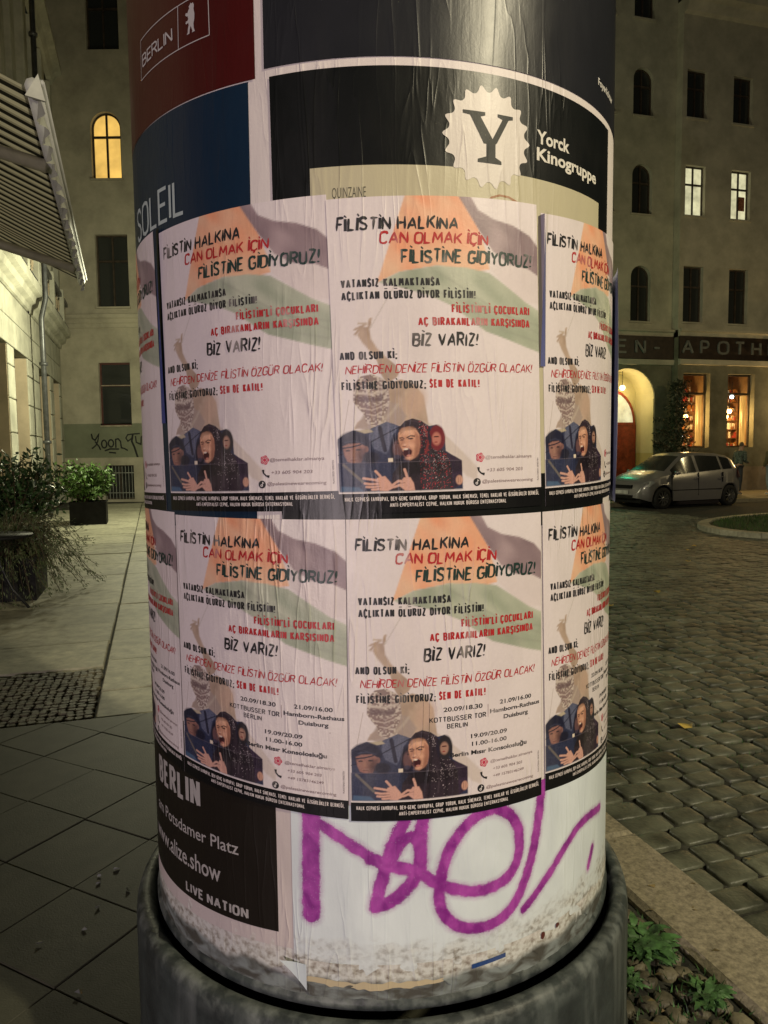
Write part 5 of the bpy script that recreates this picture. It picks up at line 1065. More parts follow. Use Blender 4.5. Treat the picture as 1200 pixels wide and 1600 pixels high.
# ================================================================== STREET LAMPS
def unseen_street_lamp(L_, base, label, head=True):
    root = empty('unseen_street_lamp', (base[0], base[1], 0), 0, label, 'street lamp', 'assumed and added lamps lighting the street'); lx, ly, lz = L_['loc'][0] - base[0], L_['loc'][1] - base[1], L_['loc'][2]
    m_ = MB(); m_.lathe([(.14, -.1), (.14, .15), (.09, .25), (.075, 1.0), (.085, 1.05), (.06, 1.15), (.05, lz + .55)], 14); m_.build('post', M_METAL, root, True)
    m_ = MB(); m_.tube([(0, 0, lz + .5), (lx * .5, ly * .5, lz + .72), (lx, ly, lz + .42)], .028, 8); m_.build('arm', M_METAL, root, True)
    m_ = MB(); m_.lathe([(.02, lz + .44), (.10, lz + .40), (.26, lz + .28), (.27, lz + .25), (.24, lz + .26), (.02, lz + .36)], 20, (lx, ly, 0)); m_.build('hood', M_METAL, root, True)
    m_ = MB(); m_.lathe([(.001, lz + .30), (.06, lz + .28), (.075, lz + .22), (.05, lz + .17), (.001, lz + .16)], 14, (lx, ly, 0)); m_.build('bulb', emis('lamp_bulb_%d' % int(L_['power']), L_['color'], 25), root, True)
    l = bpy.data.lights.new('lamp_light', 'POINT'); l.energy = L_['power']; l.color = L_['color']; l.shadow_soft_size = L_['r']
    o = bpy.data.objects.new('lamp_light', l); COL.objects.link(o); o.parent = root; o.location = (lx, ly, lz)
unseen_street_lamp(LAMP_ASSUMED_MAIN, (6.0, -2.9), 'assumed street lamp, unseen behind the viewpoint on the right, lighting the column')
bl = empty('added_fill_lamp', (LAMP_FILL['loc'][0], LAMP_FILL['loc'][1], 0), 0, 'added low pinkish fill light, unseen behind the viewpoint on the left', 'added fill lamp')  # fill light added low behind the viewpoint, shaped as a bollard
piece('post', lambda m_: m_.lathe([(.11, -.02), (.11, .02), (.075, .04), (.075, .86), (.001, .87)], 20), M_METAL, bl, True)
piece('cap', lambda m_: m_.lathe([(.001, 1.16), (.12, 1.12), (.13, 1.09), (.001, 1.09)], 20), M_METAL, bl, True)
for k in range(3): piece('cap_rod', lambda m_: m_.tube([(.07 * math.cos(k * 2.1 + 2.6), .07 * math.sin(k * 2.1 + 2.6), .86), (.07 * math.cos(k * 2.1 + 2.6), .07 * math.sin(k * 2.1 + 2.6), 1.1)], .006, 5), M_METAL, bl)
piece('bulb', lambda m_: m_.lathe([(.001, .875), (.03, .88), (.035, .93), (.001, .95)], 12), emis('fill_bulb', LAMP_FILL['color'], 20), bl, True)
l = bpy.data.lights.new('lamp_light', 'POINT'); l.energy = LAMP_FILL['power']; l.color = LAMP_FILL['color']; l.shadow_soft_size = .05; o = bpy.data.objects.new('lamp_light', l); COL.objects.link(o); o.parent = bl; o.location = (0, 0, 1.02)
wl_ = empty('assumed_wall_lantern', PB(5.5, -.45, 3.3), RB, 'assumed orange wall lantern on the pharmacy front, unseen just past the right frame edge', 'assumed wall lamp')  # lantern added out of view for the orange light on road and pavement
piece('lantern_body', lambda m_: (m_.lathe([(.02, .24), (.12, .16), (.13, .15), (.02, .15)], 12), m_.lathe([(.06, -.17), (.07, -.15), (.02, -.2)], 12), m_.tube([(0, 0, .24), (0, .15, .34), (0, .44, .3)], .014, 6)), M_METAL, wl_)
piece('bulb', lambda m_: m_.lathe([(.001, .12), (.05, .06), (.05, -.06), (.001, -.12)], 12), emis('lantern_bulb', (1., .55, .16), 18), wl_, True)
l = bpy.data.lights.new('lamp_light', 'POINT'); l.energy = 200; l.color = (1., .66, .28); l.shadow_soft_size = .08; o = bpy.data.objects.new('lamp_light', l); COL.objects.link(o); o.parent = wl_; o.location = (0, -.2, -.1)
unseen_street_lamp(LAMP_ADDED_RIGHT, (14.4, 19.9), 'added street lamp, unseen past the right frame edge, brightening the road')  # lamp added out of view for warm light on the right
unseen_street_lamp(LAMP_ASSUMED_FAR, (-4.3, 17.9), 'assumed street lamp on the far pavement, hidden behind the advertising column')
# assumed source of the green glow, made up as an unseen pharmacy cross
gx = empty('assumed_pharmacy_cross', PB(-4.2, -1.0, 3.1), RB, 'assumed green lit pharmacy cross projecting from the wall, unseen just behind the column', 'assumed sign')
m_ = MB(); m_.box(-.06, .06, -.12, .12, -.36, .36); m_.box(-.058, .058, -.36, .36, -.12, .12); m_.build('cross', emis('assumed_green_sign', (.05, 1., .45), 1.6), gx)
m_ = MB(); m_.tube([(0, .3, .0), (0, 1.35, .0)], .02, 6); m_.build('bracket', M_METAL, gx)
l = bpy.data.lights.new('assumed_sign_light', 'POINT'); l.energy = 20; l.color = (.05, 1., .5); l.shadow_soft_size = .25; o = bpy.data.objects.new('assumed_sign_light', l); COL.objects.link(o); o.parent = gx; o.location = (0, -.5, -.1)

# ================================================================== AWNING
def stripes():
    m, nt, P, O = nodes('striped_canvas'); L = nt.links; uv = N(nt, 'ShaderNodeUVMap'); uv.uv_map = 'UVMap'; sp = N(nt, 'ShaderNodeSeparateXYZ'); L.new(uv.outputs[0], sp.inputs[0])
    a = N(nt, 'ShaderNodeMath', operation='MULTIPLY'); a.inputs[1].default_value = 1 / .155; L.new(sp.outputs['X'], a.inputs[0]); f = N(nt, 'ShaderNodeMath', operation='FRACT'); L.new(a.outputs[0], f.inputs[0])
    cr = N(nt, 'ShaderNodeValToRGB'); cr.color_ramp.interpolation = 'CONSTANT'; e = cr.color_ramp.elements; e[0].position = 0; e[0].color = (.03, .03, .024, 1); e[1].position = .40; e[1].color = (.80, .77, .62, 1)
    x = cr.color_ramp.elements.new(.80); x.color = (.5, .47, .36, 1); L.new(f.outputs[0], cr.inputs[0]); L.new(cr.outputs[0], P.inputs['Base Color']); P.inputs['Roughness'].default_value = .85
    t = N(nt, 'ShaderNodeBsdfTranslucent'); L.new(cr.outputs[0], t.inputs[0]); mx = N(nt, 'ShaderNodeMixShader'); mx.inputs[0].default_value = .85; L.new(P.outputs[0], mx.inputs[1]); L.new(t.outputs[0], mx.inputs[2]); L.new(mx.outputs[0], O.inputs[0]); return m
M_STR = stripes(); M_VAL = plain('pale_valance', (.55, .56, .50), .8, 0, .1, 5)
aw = empty('awning', ts(-2.85, 6.8, 0), 0, 'striped canvas awning with scalloped valance stretched out over the left pavement', 'awning'); aw['_abs'] = 1
T0, Z0_, Z1_, S0, S1_ = -2.87, 4.78, 3.56, 4.58, 9.25; TB = lambda s: -.58 - .0336 * (s - 4.54); ns_, nt_ = 120, 14; V = []; UV = []
for j in range(nt_ + 1):
    for i in range(ns_ + 1):
        b = j / nt_; s_ = S0 + (S1_ - S0) * i / ns_; z = Z0_ + (Z1_ - Z0_) * b - .06 * math.sin(PI * b) - .012 * math.sin(s_ * 7) * math.sin(PI * b); V.append(ts(T0 + (TB(s_) - T0) * b, s_, z)); UV.append((s_, b))
i_ = np.arange((ns_ + 1) * (nt_ + 1)).reshape(nt_ + 1, ns_ + 1); Fq = np.stack([i_[:-1, :-1], i_[:-1, 1:], i_[1:, 1:], i_[1:, :-1]], -1).reshape(-1, 4)
mk('canvas', V, Fq, M_STR, aw, uv=np.array(UV), smooth=True)
V, n = [], 200
for i in range(n + 1):
    s_ = S0 + (S1_ - S0) * i / n; sc = abs(math.sin(s_ * PI / .30)); w_ = .022 * math.sin(s_ * 21) + .012 * math.sin(s_ * 47)
    V += [ts(TB(s_) + .045, s_, Z1_ - .03), ts(TB(s_) + .05 + w_ * .5, s_, Z1_ - .07), ts(TB(s_) + .05 + w_, s_, Z1_ - .10 - .035 * sc)]
mk('valance', V, np.array([(3 * i + k, 3 * i + 3 + k, 3 * i + 4 + k, 3 * i + 1 + k) for i in range(n) for k in (0, 1)]), M_VAL, aw, smooth=True)
mb = MB(); mb.tube([ts(TB(S0) + .03, S0 - .04, Z1_), ts(TB(S1_) + .03, S1_ + .04, Z1_)], .042, 8); mb.tube([ts(TB(S0) + .075, S0 - .04, Z1_ + .02), ts(TB(S1_) + .075, S1_ + .04, Z1_ + .02)], .016, 6); mb.build('front_bar', plain('white_bar', (.55, .56, .54), .55, 0, .05), aw, True)
mb = MB(); P_ = [ts(TB(S0) - .01, S0 - .05, Z1_ - .06), ts(TB(S0) + .09, S0 - .05, Z1_ - .08), ts(TB(S0) + .06, S0 - .05, Z1_ + .06)]; Q_ = [ts(TB(S0) - .01, S0 - .03, Z1_ - .06), ts(TB(S0) + .09, S0 - .03, Z1_ - .08), ts(TB(S0) + .06, S0 - .03, Z1_ + .06)]; mb.add(P_ + Q_, [(0, 1, 2), (3, 4, 5), (0, 1, 4, 3), (1, 2, 5, 4), (2, 0, 3, 5)]); mb.build('end_cap', M_VAL, aw)
M_ARM = plain('cream_arm', (.42, .40, .30), .4, .2, .1)
for s_ in (5.6, 8.5):
    mb = MB(); mb.tube([ts(T0, s_ - .5, Z0_ - .35), ts(-1.9, s_ + .35, Z0_ - .85), ts(TB(s_), s_, Z1_ - .05)], [.05, .055, .045], 8); mb.build('folding_arm', M_ARM, aw, True)
    mb = MB(); mb.tube([ts(-1.9, s_ + .35, Z0_ - .92), ts(-1.9, s_ + .35, Z0_ - .76)], .07, 10); mb.build('elbow_joint', M_ARM, aw, True)
mb = MB(); mb.tube([ts(T0, S0, Z0_), ts(T0, S1_, Z0_)], .07, 8); mb.build('wall_roller', M_ARM, aw, True)

# ================================================================== PLANTS AND TERRACE
def leafmesh(name, C, size, mat, parent, rg, asp=.45, droop=.3, dirs=None, kind='stuff'):
    n = len(C); C = np.array(C); d = rg.normal(size=(n, 3)) if dirs is None else np.array(dirs) + rg.normal(size=(n, 3)) * .35
    d[:, 2] -= droop; d /= np.linalg.norm(d, axis=1)[:, None]; u = np.cross(d, rg.normal(size=(n, 3))); u /= np.linalg.norm(u, axis=1)[:, None]; nn = np.cross(d, u)
    L_ = (size * rg.uniform(.6, 1.25, n))[:, None]; W_ = L_ * asp
    tip = C + d * L_; mid = C + d * L_ * .45 - nn * L_ * .06; a = mid + u * W_ * .5 + nn * L_ * .08; b = mid - u * W_ * .5 + nn * L_ * .08
    V = np.stack([C, a, tip, b, mid], 1).reshape(-1, 3); k = np.arange(n)[:, None] * 5
    Fq = np.concatenate([k + np.array([[0, 1, 4]]), k + np.array([[1, 2, 4]]), k + np.array([[2, 3, 4]]), k + np.array([[3, 0, 4]])])
    o = mk(name, V, Fq, mat, parent); 
    if kind: o['kind'] = kind
    return o
def shrub(name, base, h, rad, nleaf, size, mat, label, cat, branches, rg, z0=.4, asp=.45, clump=14, flat=1.):
    root = empty(name, base, 0, label, cat); C = []; B = MB(); 
    for k in range(branches):
        a = rg.uniform(0, 2 * PI); rr_ = rad * rg.uniform(.3, 1.) ; z = z0 + (h - z0) * rg.uniform(.35, 1.) * (1 - .25 * (rr_ / rad) ** 2)
        tip = np.array([math.cos(a) * rr_, math.sin(a) * rr_, z]); st = np.array([math.cos(a) * .06, math.sin(a) * .06, z0 * .9]); mid = (tip + st) / 2 + np.array([0, 0, .08 * h])
        B.tube([st, mid, tip], [.012, .009, .004], 5)
        for j in range(nleaf // branches):
            t = rg.uniform(.25, 1.) ** .7; p = (st * (1 - t) ** 2 + 2 * mid * t * (1 - t) + tip * t * t); C.append(p + rg.normal(size=3) * np.array([.07, .07, .06]) * flat)
    B.build('branches', M_STEM, root)
    leafmesh('foliage', C, size, mat, root, rg, asp)
    return root
def planter(name, loc, rz, L_, W_, H_, label, t=.02):
    root = empty(name, loc, rz, label, 'planter'); m_ = MB()
    m_.box(-L_ / 2, L_ / 2, -W_ / 2, -W_ / 2 + t, 0, H_); m_.box(-L_ / 2, L_ / 2, W_ / 2 - t, W_ / 2, 0, H_); m_.box(-L_ / 2, -L_ / 2 + t, -W_ / 2 + t, W_ / 2 - t, 0, H_); m_.box(L_ / 2 - t, L_ / 2, -W_ / 2 + t, W_ / 2 - t, 0, H_)
    m_.box(-L_ / 2 + t, L_ / 2 - t, -W_ / 2 + t, W_ / 2 - t, 0, .02); m_.build('box', M_BLACK, root)
    m_ = MB(); m_.box(-L_ / 2 - .012, L_ / 2 + .012, -W_ / 2 - .012, -W_ / 2 + t, H_, H_ + .025); m_.box(-L_ / 2 - .012, L_ / 2 + .012, W_ / 2 - t, W_ / 2 + .012, H_, H_ + .025); m_.box(-L_ / 2 - .012, -L_ / 2 + t, -W_ / 2 + t, W_ / 2 - t, H_, H_ + .025); m_.box(L_ / 2 - t, L_ / 2 + .012, -W_ / 2 + t, W_ / 2 - t, H_, H_ + .025); m_.build('rim', M_BLACK, root)
    m_ = MB(); m_.box(-L_ / 2 + t, L_ / 2 - t, -W_ / 2 + t, W_ / 2 - t, H_ - .10, H_ - .06); m_.build('soil', M_JOINT, root)
    return root
rg = np.random.default_rng(11); zr = math.radians(17.3)
p1 = ts(-1.62, 9.15); planter('planter_box', (p1[0] , p1[1], 0), zr, .72, .9, .44, 'black planter box nearest the viewer on the left pavement')
# feathery trailing plant spilling over it
fr_ = empty('feathery_plant', (p1[0], p1[1], .4), 0, 'grey green feathery plant spilling out of the nearest black planter', 'plant'); C = []; D = []; B = MB()
for k in range(210):
    a = rg.uniform(-PI, PI); out = rg.uniform(.35, .95) * (1 if math.cos(a) > -.2 else .6); hgt = rg.uniform(.1, .45); drop = rg.uniform(-.25, .3)
    P_ = []
    for j in range(9):
        t = j / 8; r_2 = out * t; P_.append(np.array([math.cos(a) * (.1 + r_2) , math.sin(a) * (.1 + r_2), hgt * math.sin(PI * min(t * 1.1, 1)) * 1.1 - drop * t * t * 1.3]))
    B.tube(P_, [.005] * 5 + [.003] * 4, 3, False)
    for j in range(2, 9):
        for q in range(9): C.append(P_[j] + rg.normal(size=3) * .02); D.append((P_[j] - P_[j - 1]) * 6)
B.build('stems', M_STEM, fr_)['kind'] = 'stuff'; leafmesh('fronds', C, .045, M_FERN, fr_, rg, .22, .1, D)
p2 = ts(-1.85, 11.3); planter('planter_box', (p2[0], p2[1], 0), zr, .6, .6, .5, 'black planter box under the dark broad-leaved shrub')
shrub('broad_leaved_shrub', (p2[0], p2[1], 0), 1.75, .66, 2300, .105, M_LEAF, 'tall dark shrub with glossy broad leaves on the left pavement', 'shrub', 80, rg, .45, .42)
p3 = (-6.85, 17.1); planter('planter_box', (p3[0], p3[1], 0), zr, .78, .7, .5, 'black planter box under the bright green bush')
shrub('bright_bush', (p3[0] - .1, p3[1], 0), 1.58, .66, 3400, .10, M_LEAF2, 'bright light green leafy bush at the far end of the terrace', 'bush', 90, rg, .45, .55)
M_WOOD = plain('weathered_slats', (.36, .31, .21), .7, 0, .2, 5, .001, 80)
def slat_table(loc, rz, label):
    root = empty('terrace_table', loc, rz, label, 'table', 'slatted terrace tables')
    for i in range(6): piece('slat', lambda m_: m_.box(-.34, .34, -.3 + i * .1 + .006, -.3 + (i + 1) * .1 - .006, .70, .722), M_WOOD, root)
    for sx in (-1, 1):
        for sy in (-1, 1): piece('leg', lambda m_: m_.tube([(sx * .28, sy * .24, .0), (sx * .28, sy * .24, .70)], .014, 6), M_METAL, root)
    return root
q = ts(-1.66, 10.15); slat_table((q[0], q[1], 0), zr + .2, 'pale slatted terrace table half buried in the feathery plant')
q = ts(-2.1, 13.4); slat_table((q[0], q[1], 0), zr, 'pale slatted terrace table behind the dark shrub')
bt = empty('bistro_table', (-4.02, 7.55, 0), .3, 'black round bistro table with bent legs at the left frame edge', 'table')
piece('tabletop', lambda m_: m_.lathe([(.001, .73), (.36, .73), (.375, .742), (.37, .76), (.001, .762)], 32), M_BLACK, bt, True)
for k in range(3):
    a = k * 2 * PI / 3 - .35; piece('leg', lambda m_: m_.tube([(.03 * math.cos(a), .03 * math.sin(a), .72), (.05 * math.cos(a), .05 * math.sin(a), .45), (.17 * math.cos(a), .17 * math.sin(a), .2), (.34 * math.cos(a), .34 * math.sin(a), .0)], .014, 7), M_METAL, bt, True)
# tall dark climber by the arch
cl = empty('climbing_shrub', PB(-.62, -.55, 0), RB, 'tall dark evergreen shrub beside the arched entrance', 'shrub'); C = []; B = MB()
for k in range(2600):
    z = rg.uniform(.2, 4.0) ; wd = .46 * (1 - (z / 4.6) ** 2.2); a = rg.uniform(-1, 1) * wd; C.append((a + rg.normal() * .06 + .15, rg.normal() * .18, z))
for k in range(9): z = rg.uniform(1.0, 3.0); B.tube([(0.1, 0, z * .8), (-.5, 0, z), (-.85 - .1 * rg.random(), -.05, z + .05)], [.014, .01, .004], 4); C += [(-.4 - .45 * rg.random(), rg.normal() * .03, z + rg.normal() * .04) for _ in range(30)]
B.tube([(0, 0, 0), (.05, 0, 2), (.1, 0, 3.8)], [.05, .04, .02], 6); B.build('stems', M_STEM, cl); leafmesh('foliage', C, .13, plain('very_dark_leaves', (.012, .022, .008), .6, 0, .4, 3), cl, rg, .4)

# weeds by the kerb
def weed(loc, n, size, label, cat='weed', mat=None):
    root = empty('weed_tuft', (*loc, -.01), 0, label, cat, 'weeds between kerb and column'); V, Fc = [], []
    for k in range(n):
        a = rg.uniform(0, 2 * PI); L_ = size * rg.uniform(.5, 1.15); lift = rg.uniform(.3, 1.2); wd = L_ * rg.uniform(.06, .16); b = len(V); m = 6; ox, oy = rg.normal() * size * .25, rg.normal() * size * .25
        for j in range(m + 1):
            t = j / m; r_2 = L_ * t; z = L_ * lift * (t - .75 * t * t); w2 = wd * math.sin(PI * min(.12 + t * .9, 1)) * (1 + .5 * (j % 2)); cx_, cy_ = ox + math.cos(a) * r_2, oy + math.sin(a) * r_2
            V += [(cx_ - math.sin(a) * w2, cy_ + math.cos(a) * w2, z + .012), (cx_ + math.sin(a) * w2, cy_ - math.cos(a) * w2, z + .008)]
        Fc += [(b + 2 * j, b + 2 * j + 1, b + 2 * j + 3, b + 2 * j + 2) for j in range(m)]
    o = mk('leaves', V, Fc, mat or M_WEED, root); o['kind'] = 'stuff'
M_WEED = plain('weed_green', (.045, .11, .03), .6, 0, .5, 20)
for (t, s), n, sz, lb in (((1.40, 1.86), 130, .092, 'large jagged green weed beside the column base'), ((1.44, 1.62), 80, .062, 'low weed in front of the large jagged weed'), ((1.38, 2.42), 60, .045, 'small green tuft between column base and kerb'), ((1.28, 1.75), 60, .045, 'ragged weed wedged against the column base'), ((1.34, 1.42), 90, .04, 'mossy weed patch near the lower frame edge'), ((1.50, 1.30), 90, .045, 'mossy weed patch against the kerb at the lower right')):
    weed(ts(t, s)[:2], n, sz, lb)
# moss in joints
V, Fc = [], []
for k in range(1500):
    t, s = rg.uniform(1.2, 1.54), rg.uniform(1.0, 3.2)
    if rg.random() > .35 + .5 * (s < 1.9): continue
    b = len(V); a = rg.uniform(0, PI); p = np.array(ts(t, s, -.014)); d = np.array([math.cos(a), math.sin(a), 0]) * .004; V += [p - d, p + d, p + np.array([rg.normal() * .008, rg.normal() * .008, rg.uniform(.012, .028)])]; Fc.append((b, b + 1, b + 2))
o_ = mk('moss', V, Fc, M_WEED); tag(o_, kind='stuff')
# grass tufts in road joints
V, Fc = [], []
for k in range(5200):
    c = near[rg.integers(len(near))] if rg.random() < .6 else cells[rg.integers(len(cells))]; t = c[0] - .008 + rg.normal() * .003 if rg.random() < .5 else rg.uniform(c[0], c[1]); s = rg.uniform(c[2], c[3]) if t < c[0] else c[2] - .006 + rg.normal() * .003
    if vnoise(np.array([t * 1.3]), np.array([s * 1.1]), 6)[0] < .45: continue
    b = len(V); a = rg.uniform(0, PI); p = np.array(ts(t, s, RZ - .03)); d = np.array([math.cos(a), math.sin(a), 0]) * .004; V += [p - d, p + d, p + np.array([rg.normal() * .008, rg.normal() * .008, rg.uniform(.025, .045)])]; Fc.append((b, b + 1, b + 2))
o_ = mk('joint_grass', V, Fc, M_WEED); tag(o_, kind='stuff')
# fallen leaves on the road
M_YL = plain('yellow_leaf', (.45, .33, .06), .6)
for k, (x, y) in enumerate(((1.62, 6.9), (2.35, 7.6), (3.1, 8.3), (1.75, 4.2), (4.9, 11.8), (5.2, 12.3), (4.4, 10.6), (6.6, 14.2))):
    m_ = MB(); a = rb.uniform(0, 6); m_.add([(x + .035 * math.cos(a + i * PI / 3) * (1 + .4 * (i % 2)), y + .035 * math.sin(a + i * PI / 3) * (1 + .4 * (i % 2)), RZ + .012 + .01 * (i % 3)) for i in range(6)], [(0, 1, 2, 3, 4, 5)])
    tag(m_.build('fallen_leaf', M_YL), 'small yellow fallen leaf lying on the cobbled road', 'leaf', 'fallen leaves on the road')
V, Fc = [], []
for k in range(420):
    if k < 260: c = cells[rg.integers(len(cells))]; t, s, z = rg.uniform(c[0], c[1]), rg.uniform(c[2], c[3]), RZ + .004
    else: t, s, z = rg.uniform(1.2, 1.8), rg.uniform(.8, 8), .004
    if s > 14: continue
    b = len(V); a = rg.uniform(0, 2 * PI); q_ = rg.uniform(.006, .018); p = np.array(ts(t, s, z)); V += [p + np.array([math.cos(a + j * 2.1) * q_, math.sin(a + j * 2.1) * q_ * .6, rg.uniform(0, .008)]) for j in range(3)]; Fc.append((b, b + 1, b + 2))
tag(mk('leaf_litter', V, Fc, plain('dry_leaf_bits', (.20, .15, .06), .8, 0, .5, 9)), kind='stuff')
# bits of glass on the left pavement
M_SH = plain('broken_glass', (.5, .52, .5), .05, .6, .1)
for k, (x, y) in enumerate(((-1.07, 2.62), (-1.02, 2.66), (-1.05, 2.57), (-.93, 2.52), (-1.0, 2.42), (-1.0, 2.30), (-1.11, 2.24), (-.73, 2.2), (-1.9, 6.6), (-.9, 2.02))):
    V = []; 
    for i in range(7): V.append((x + rb.uniform(-.012, .012), y + rb.uniform(-.012, .012), .001 + rb.uniform(0, .012)))
    bm = bmesh.new(); [bm.verts.new(v) for v in V]; bmesh.ops.convex_hull(bm, input=bm.verts); me = bpy.data.meshes.new('glass_shard'); bm.to_mesh(me); bm.free()
    tag(link('glass_shard', me, M_SH), 'small glinting bit of broken glass on the dark left pavement' if k != 8 else 'glinting bit of glass on the pale slabs beside the black planter', 'glass shard', 'glass shards on the pavement')

# grass island with kerb, right
isl = []; 
for k in range(40):
    a = 2 * PI * k / 40; x, y = 4.2 * math.cos(a), 2.5 * math.sin(a); isl.append((10.7 + x * c16 - y * s16, 15.3 + x * s16 + y * c16))
V = [(x, y, -.01) for x, y in isl] + [(10.7, 15.3, .04)]; n = 40
o_ = mk('grass_island', V, [(i, (i + 1) % n, n) for i in range(n)], plain('island_turf', (.03, .055, .012), .9, 0, .4, 8, .01, 40)); tag(o_, kind='structure')
for i in range(n):
    a, b = np.array(isl[i]), np.array(isl[(i + 1) % n]); c = np.array([10.7, 15.3]); out = lambda p, d: tuple(p + (p - c) / np.linalg.norm(p - c) * d)
    P4 = [a, b, np.array(out(b, .24)), np.array(out(a, .24))]; g_ = .006; e_ = (b - a) / np.linalg.norm(b - a) * g_; P4 = [P4[0] + e_, P4[1] - e_, P4[2] - e_, P4[3] + e_]
    piece('kerb_stone', lambda m_: m_.add([(*p, -.13) for p in P4] + [(*p, .02) for p in P4], [(4, 5, 6, 7), (0, 1, 5, 4), (1, 2, 6, 5), (2, 3, 7, 6), (3, 0, 4, 7)]), M_GRAN, o_)
V, Fc = [], []
for k in range(7000):
    a, r_2 = rg.uniform(0, 2 * PI), math.sqrt(rg.random()) * .98; x, y = 4.2 * r_2 * math.cos(a), 2.5 * r_2 * math.sin(a); p = np.array([10.7 + x * c16 - y * s16, 15.3 + x * s16 + y * c16, .0]); b = len(V); q = rg.uniform(0, PI); d = np.array([math.cos(q), math.sin(q), 0]) * .007
    V += [p - d, p + d, p + np.array([rg.normal() * .03, rg.normal() * .03, rg.uniform(.05, .14)])]; Fc.append((b, b + 1, b + 2))
tag(mk('island_grass', V, Fc, plain('grass_blades', (.05, .10, .02), .7, 0, .4, 2)), kind='stuff')

# ================================================================== CAR
M_CARB = plain('silver_grey_paint', (.30, .29, .295), .34, .45, .04, 3, 0, 1, .5, .6); M_CG = glass('car_glass', (.02, .022, .022)); M_CG.node_tree.nodes['Principled BSDF'].inputs['Roughness'].default_value = .16; M_TYRE = plain('tyre_rubber', (.012, .012, .012), .8); M_RIM = plain('alloy_rim', (.35, .35, .35), .3, .8, .1); M_LENS = plain('headlamp_lens', (.55, .58, .58), .08, .4, .1); M_TAIL = plain('tail_lens', (.25, .01, .01), .15)
def build_car(loc, rz, label):
    root = empty('parked_car', loc, rz, label, 'car')
    itp = lambda x, T: float(np.interp(x, [t[0] for t in T], [t[1] for t in T]))
    top = [(-1.93, .50), (-1.90, .88), (-1.84, 1.06), (-1.62, 1.40), (-1.45, 1.50), (-1.1, 1.555), (-.3, 1.59), (.1, 1.575), (.35, 1.50), (1.02, 1.09), (1.10, 1.05), (1.4, .98), (1.70, .86), (1.84, .74), (1.92, .52)]
    wid = [(-1.93, .66), (-1.85, .76), (-1.5, .85), (-.5, .88), (.8, .88), (1.3, .86), (1.65, .80), (1.85, .68), (1.92, .56)]
    belt = [(-1.93, .60), (-1.75, 1.10), (-1.0, 1.07), (0, 1.01), (1.0, .95), (1.5, .86), (1.8, .70), (1.92, .45)]
    xs = sorted(set(np.round(np.concatenate([np.linspace(-1.93, 1.92, 70), [1.20 + .355 * math.cos(t) for t in np.linspace(0, PI, 13)], [-1.37 + .355 * math.cos(t) for t in np.linspace(0, PI, 13)]]), 4)))
    rings = []
    for x in xs:
        zt, w_, bl = itp(x, top), itp(x, wid), itp(x, belt); bl = min(bl, zt - .03); zb = .22 + .10 * max(0, abs(x) - 1.6) / .3
        for xw in (1.20, -1.37):
            if abs(x - xw) < .355: zb = max(zb, .315 + math.sqrt(.355 ** 2 - (x - xw) ** 2))
        c = min(max((zt - bl - .05) / .38, 0), 1); yr = (w_ - .10) * (1 - c) + .60 * c
        z1_ = max(.42, zb + .012); z2_ = max(.70, z1_ + .02); z2_ = min(z2_, bl - .004); z1_ = min(z1_, z2_ - .004)
        rings.append([(w_ - .04, min(zb, z1_ - .004)), (w_, z1_), (w_ - .005, (z1_ + z2_) / 2 + .02), (w_ - .012, z2_), (w_ - .035, bl - .002), (w_ - .05, bl + .005), (yr + .02, max(zt - .10, bl + .01)), (yr - .06, zt - .025), (yr * .5, zt - .003), (0, zt)])
    m = len(rings[0]); V, idx = [], {}
    for i, (x, R_) in enumerate(zip(xs, rings)):
        for sgn in (1, -1):
            for j, (y, z) in enumerate(R_): idx[(i, sgn, j)] = len(V); V.append((x, sgn * y, z))
    groups = {}
    for i in range(len(xs) - 1):
        xm = (xs[i] + xs[i + 1]) / 2
        for sgn in (1, -1):
            for j in range(m - 1):
                f = (idx[(i, sgn, j)], idx[(i + 1, sgn, j)], idx[(i + 1, sgn, j + 1)], idx[(i, sgn, j + 1)]); f = f if sgn < 0 else f[::-1]
                k = 'body'
                zt = itp(xm, top)
                if j == 5 and zt - itp(xm, belt) > .16:
                    if -.05 < xm < .86: k = 'front_side_window'
                    elif -1.02 < xm < -.12: k = 'rear_side_window'
                    elif -1.48 < xm < -1.08: k = 'quarter_window'
                    else: k = 'body'
                    if k != 'body': k += '|%d' % sgn
                if j in (7, 8) and .36 < xm < 1.03: k = 'windscreen'
                if j in (7, 8) and -1.84 < xm < -1.55: k = 'rear_screen'
                if j == 3 and abs(z1_) and False: pass
                groups.setdefault(k, []).append(f)
    for end in (0, len(xs) - 1):
        P_ = [idx[(end, 1, j)] for j in range(m)] + [idx[(end, -1, j)] for j in range(m - 2, -1, -1)]; groups['body'].append(tuple(P_))
    for k, F_ in groups.items():
        used = sorted({v for f in F_ for v in f}); mp = {v: i for i, v in enumerate(used)}
        mk(k.split('|')[0], [V[v] for v in used], [tuple(mp[v] for v in f) for f in F_], M_CARB if k == 'body' else M_CG, root, smooth=True)
    m_ = MB(); m_.box(-1.80, 1.80, -.62, .62, .18, .62); m_.box(-1.0, .8, -.8, .8, .2, .26); m_.build('underbody', M_BLACK, root)
    def lath_y(mb, prof, n, c):
        t_ = MB(); t_.lathe(prof, n); mb.add([(c[0] + v[0], c[1] + v[2], c[2] + v[1]) for v in t_.v], t_.f)
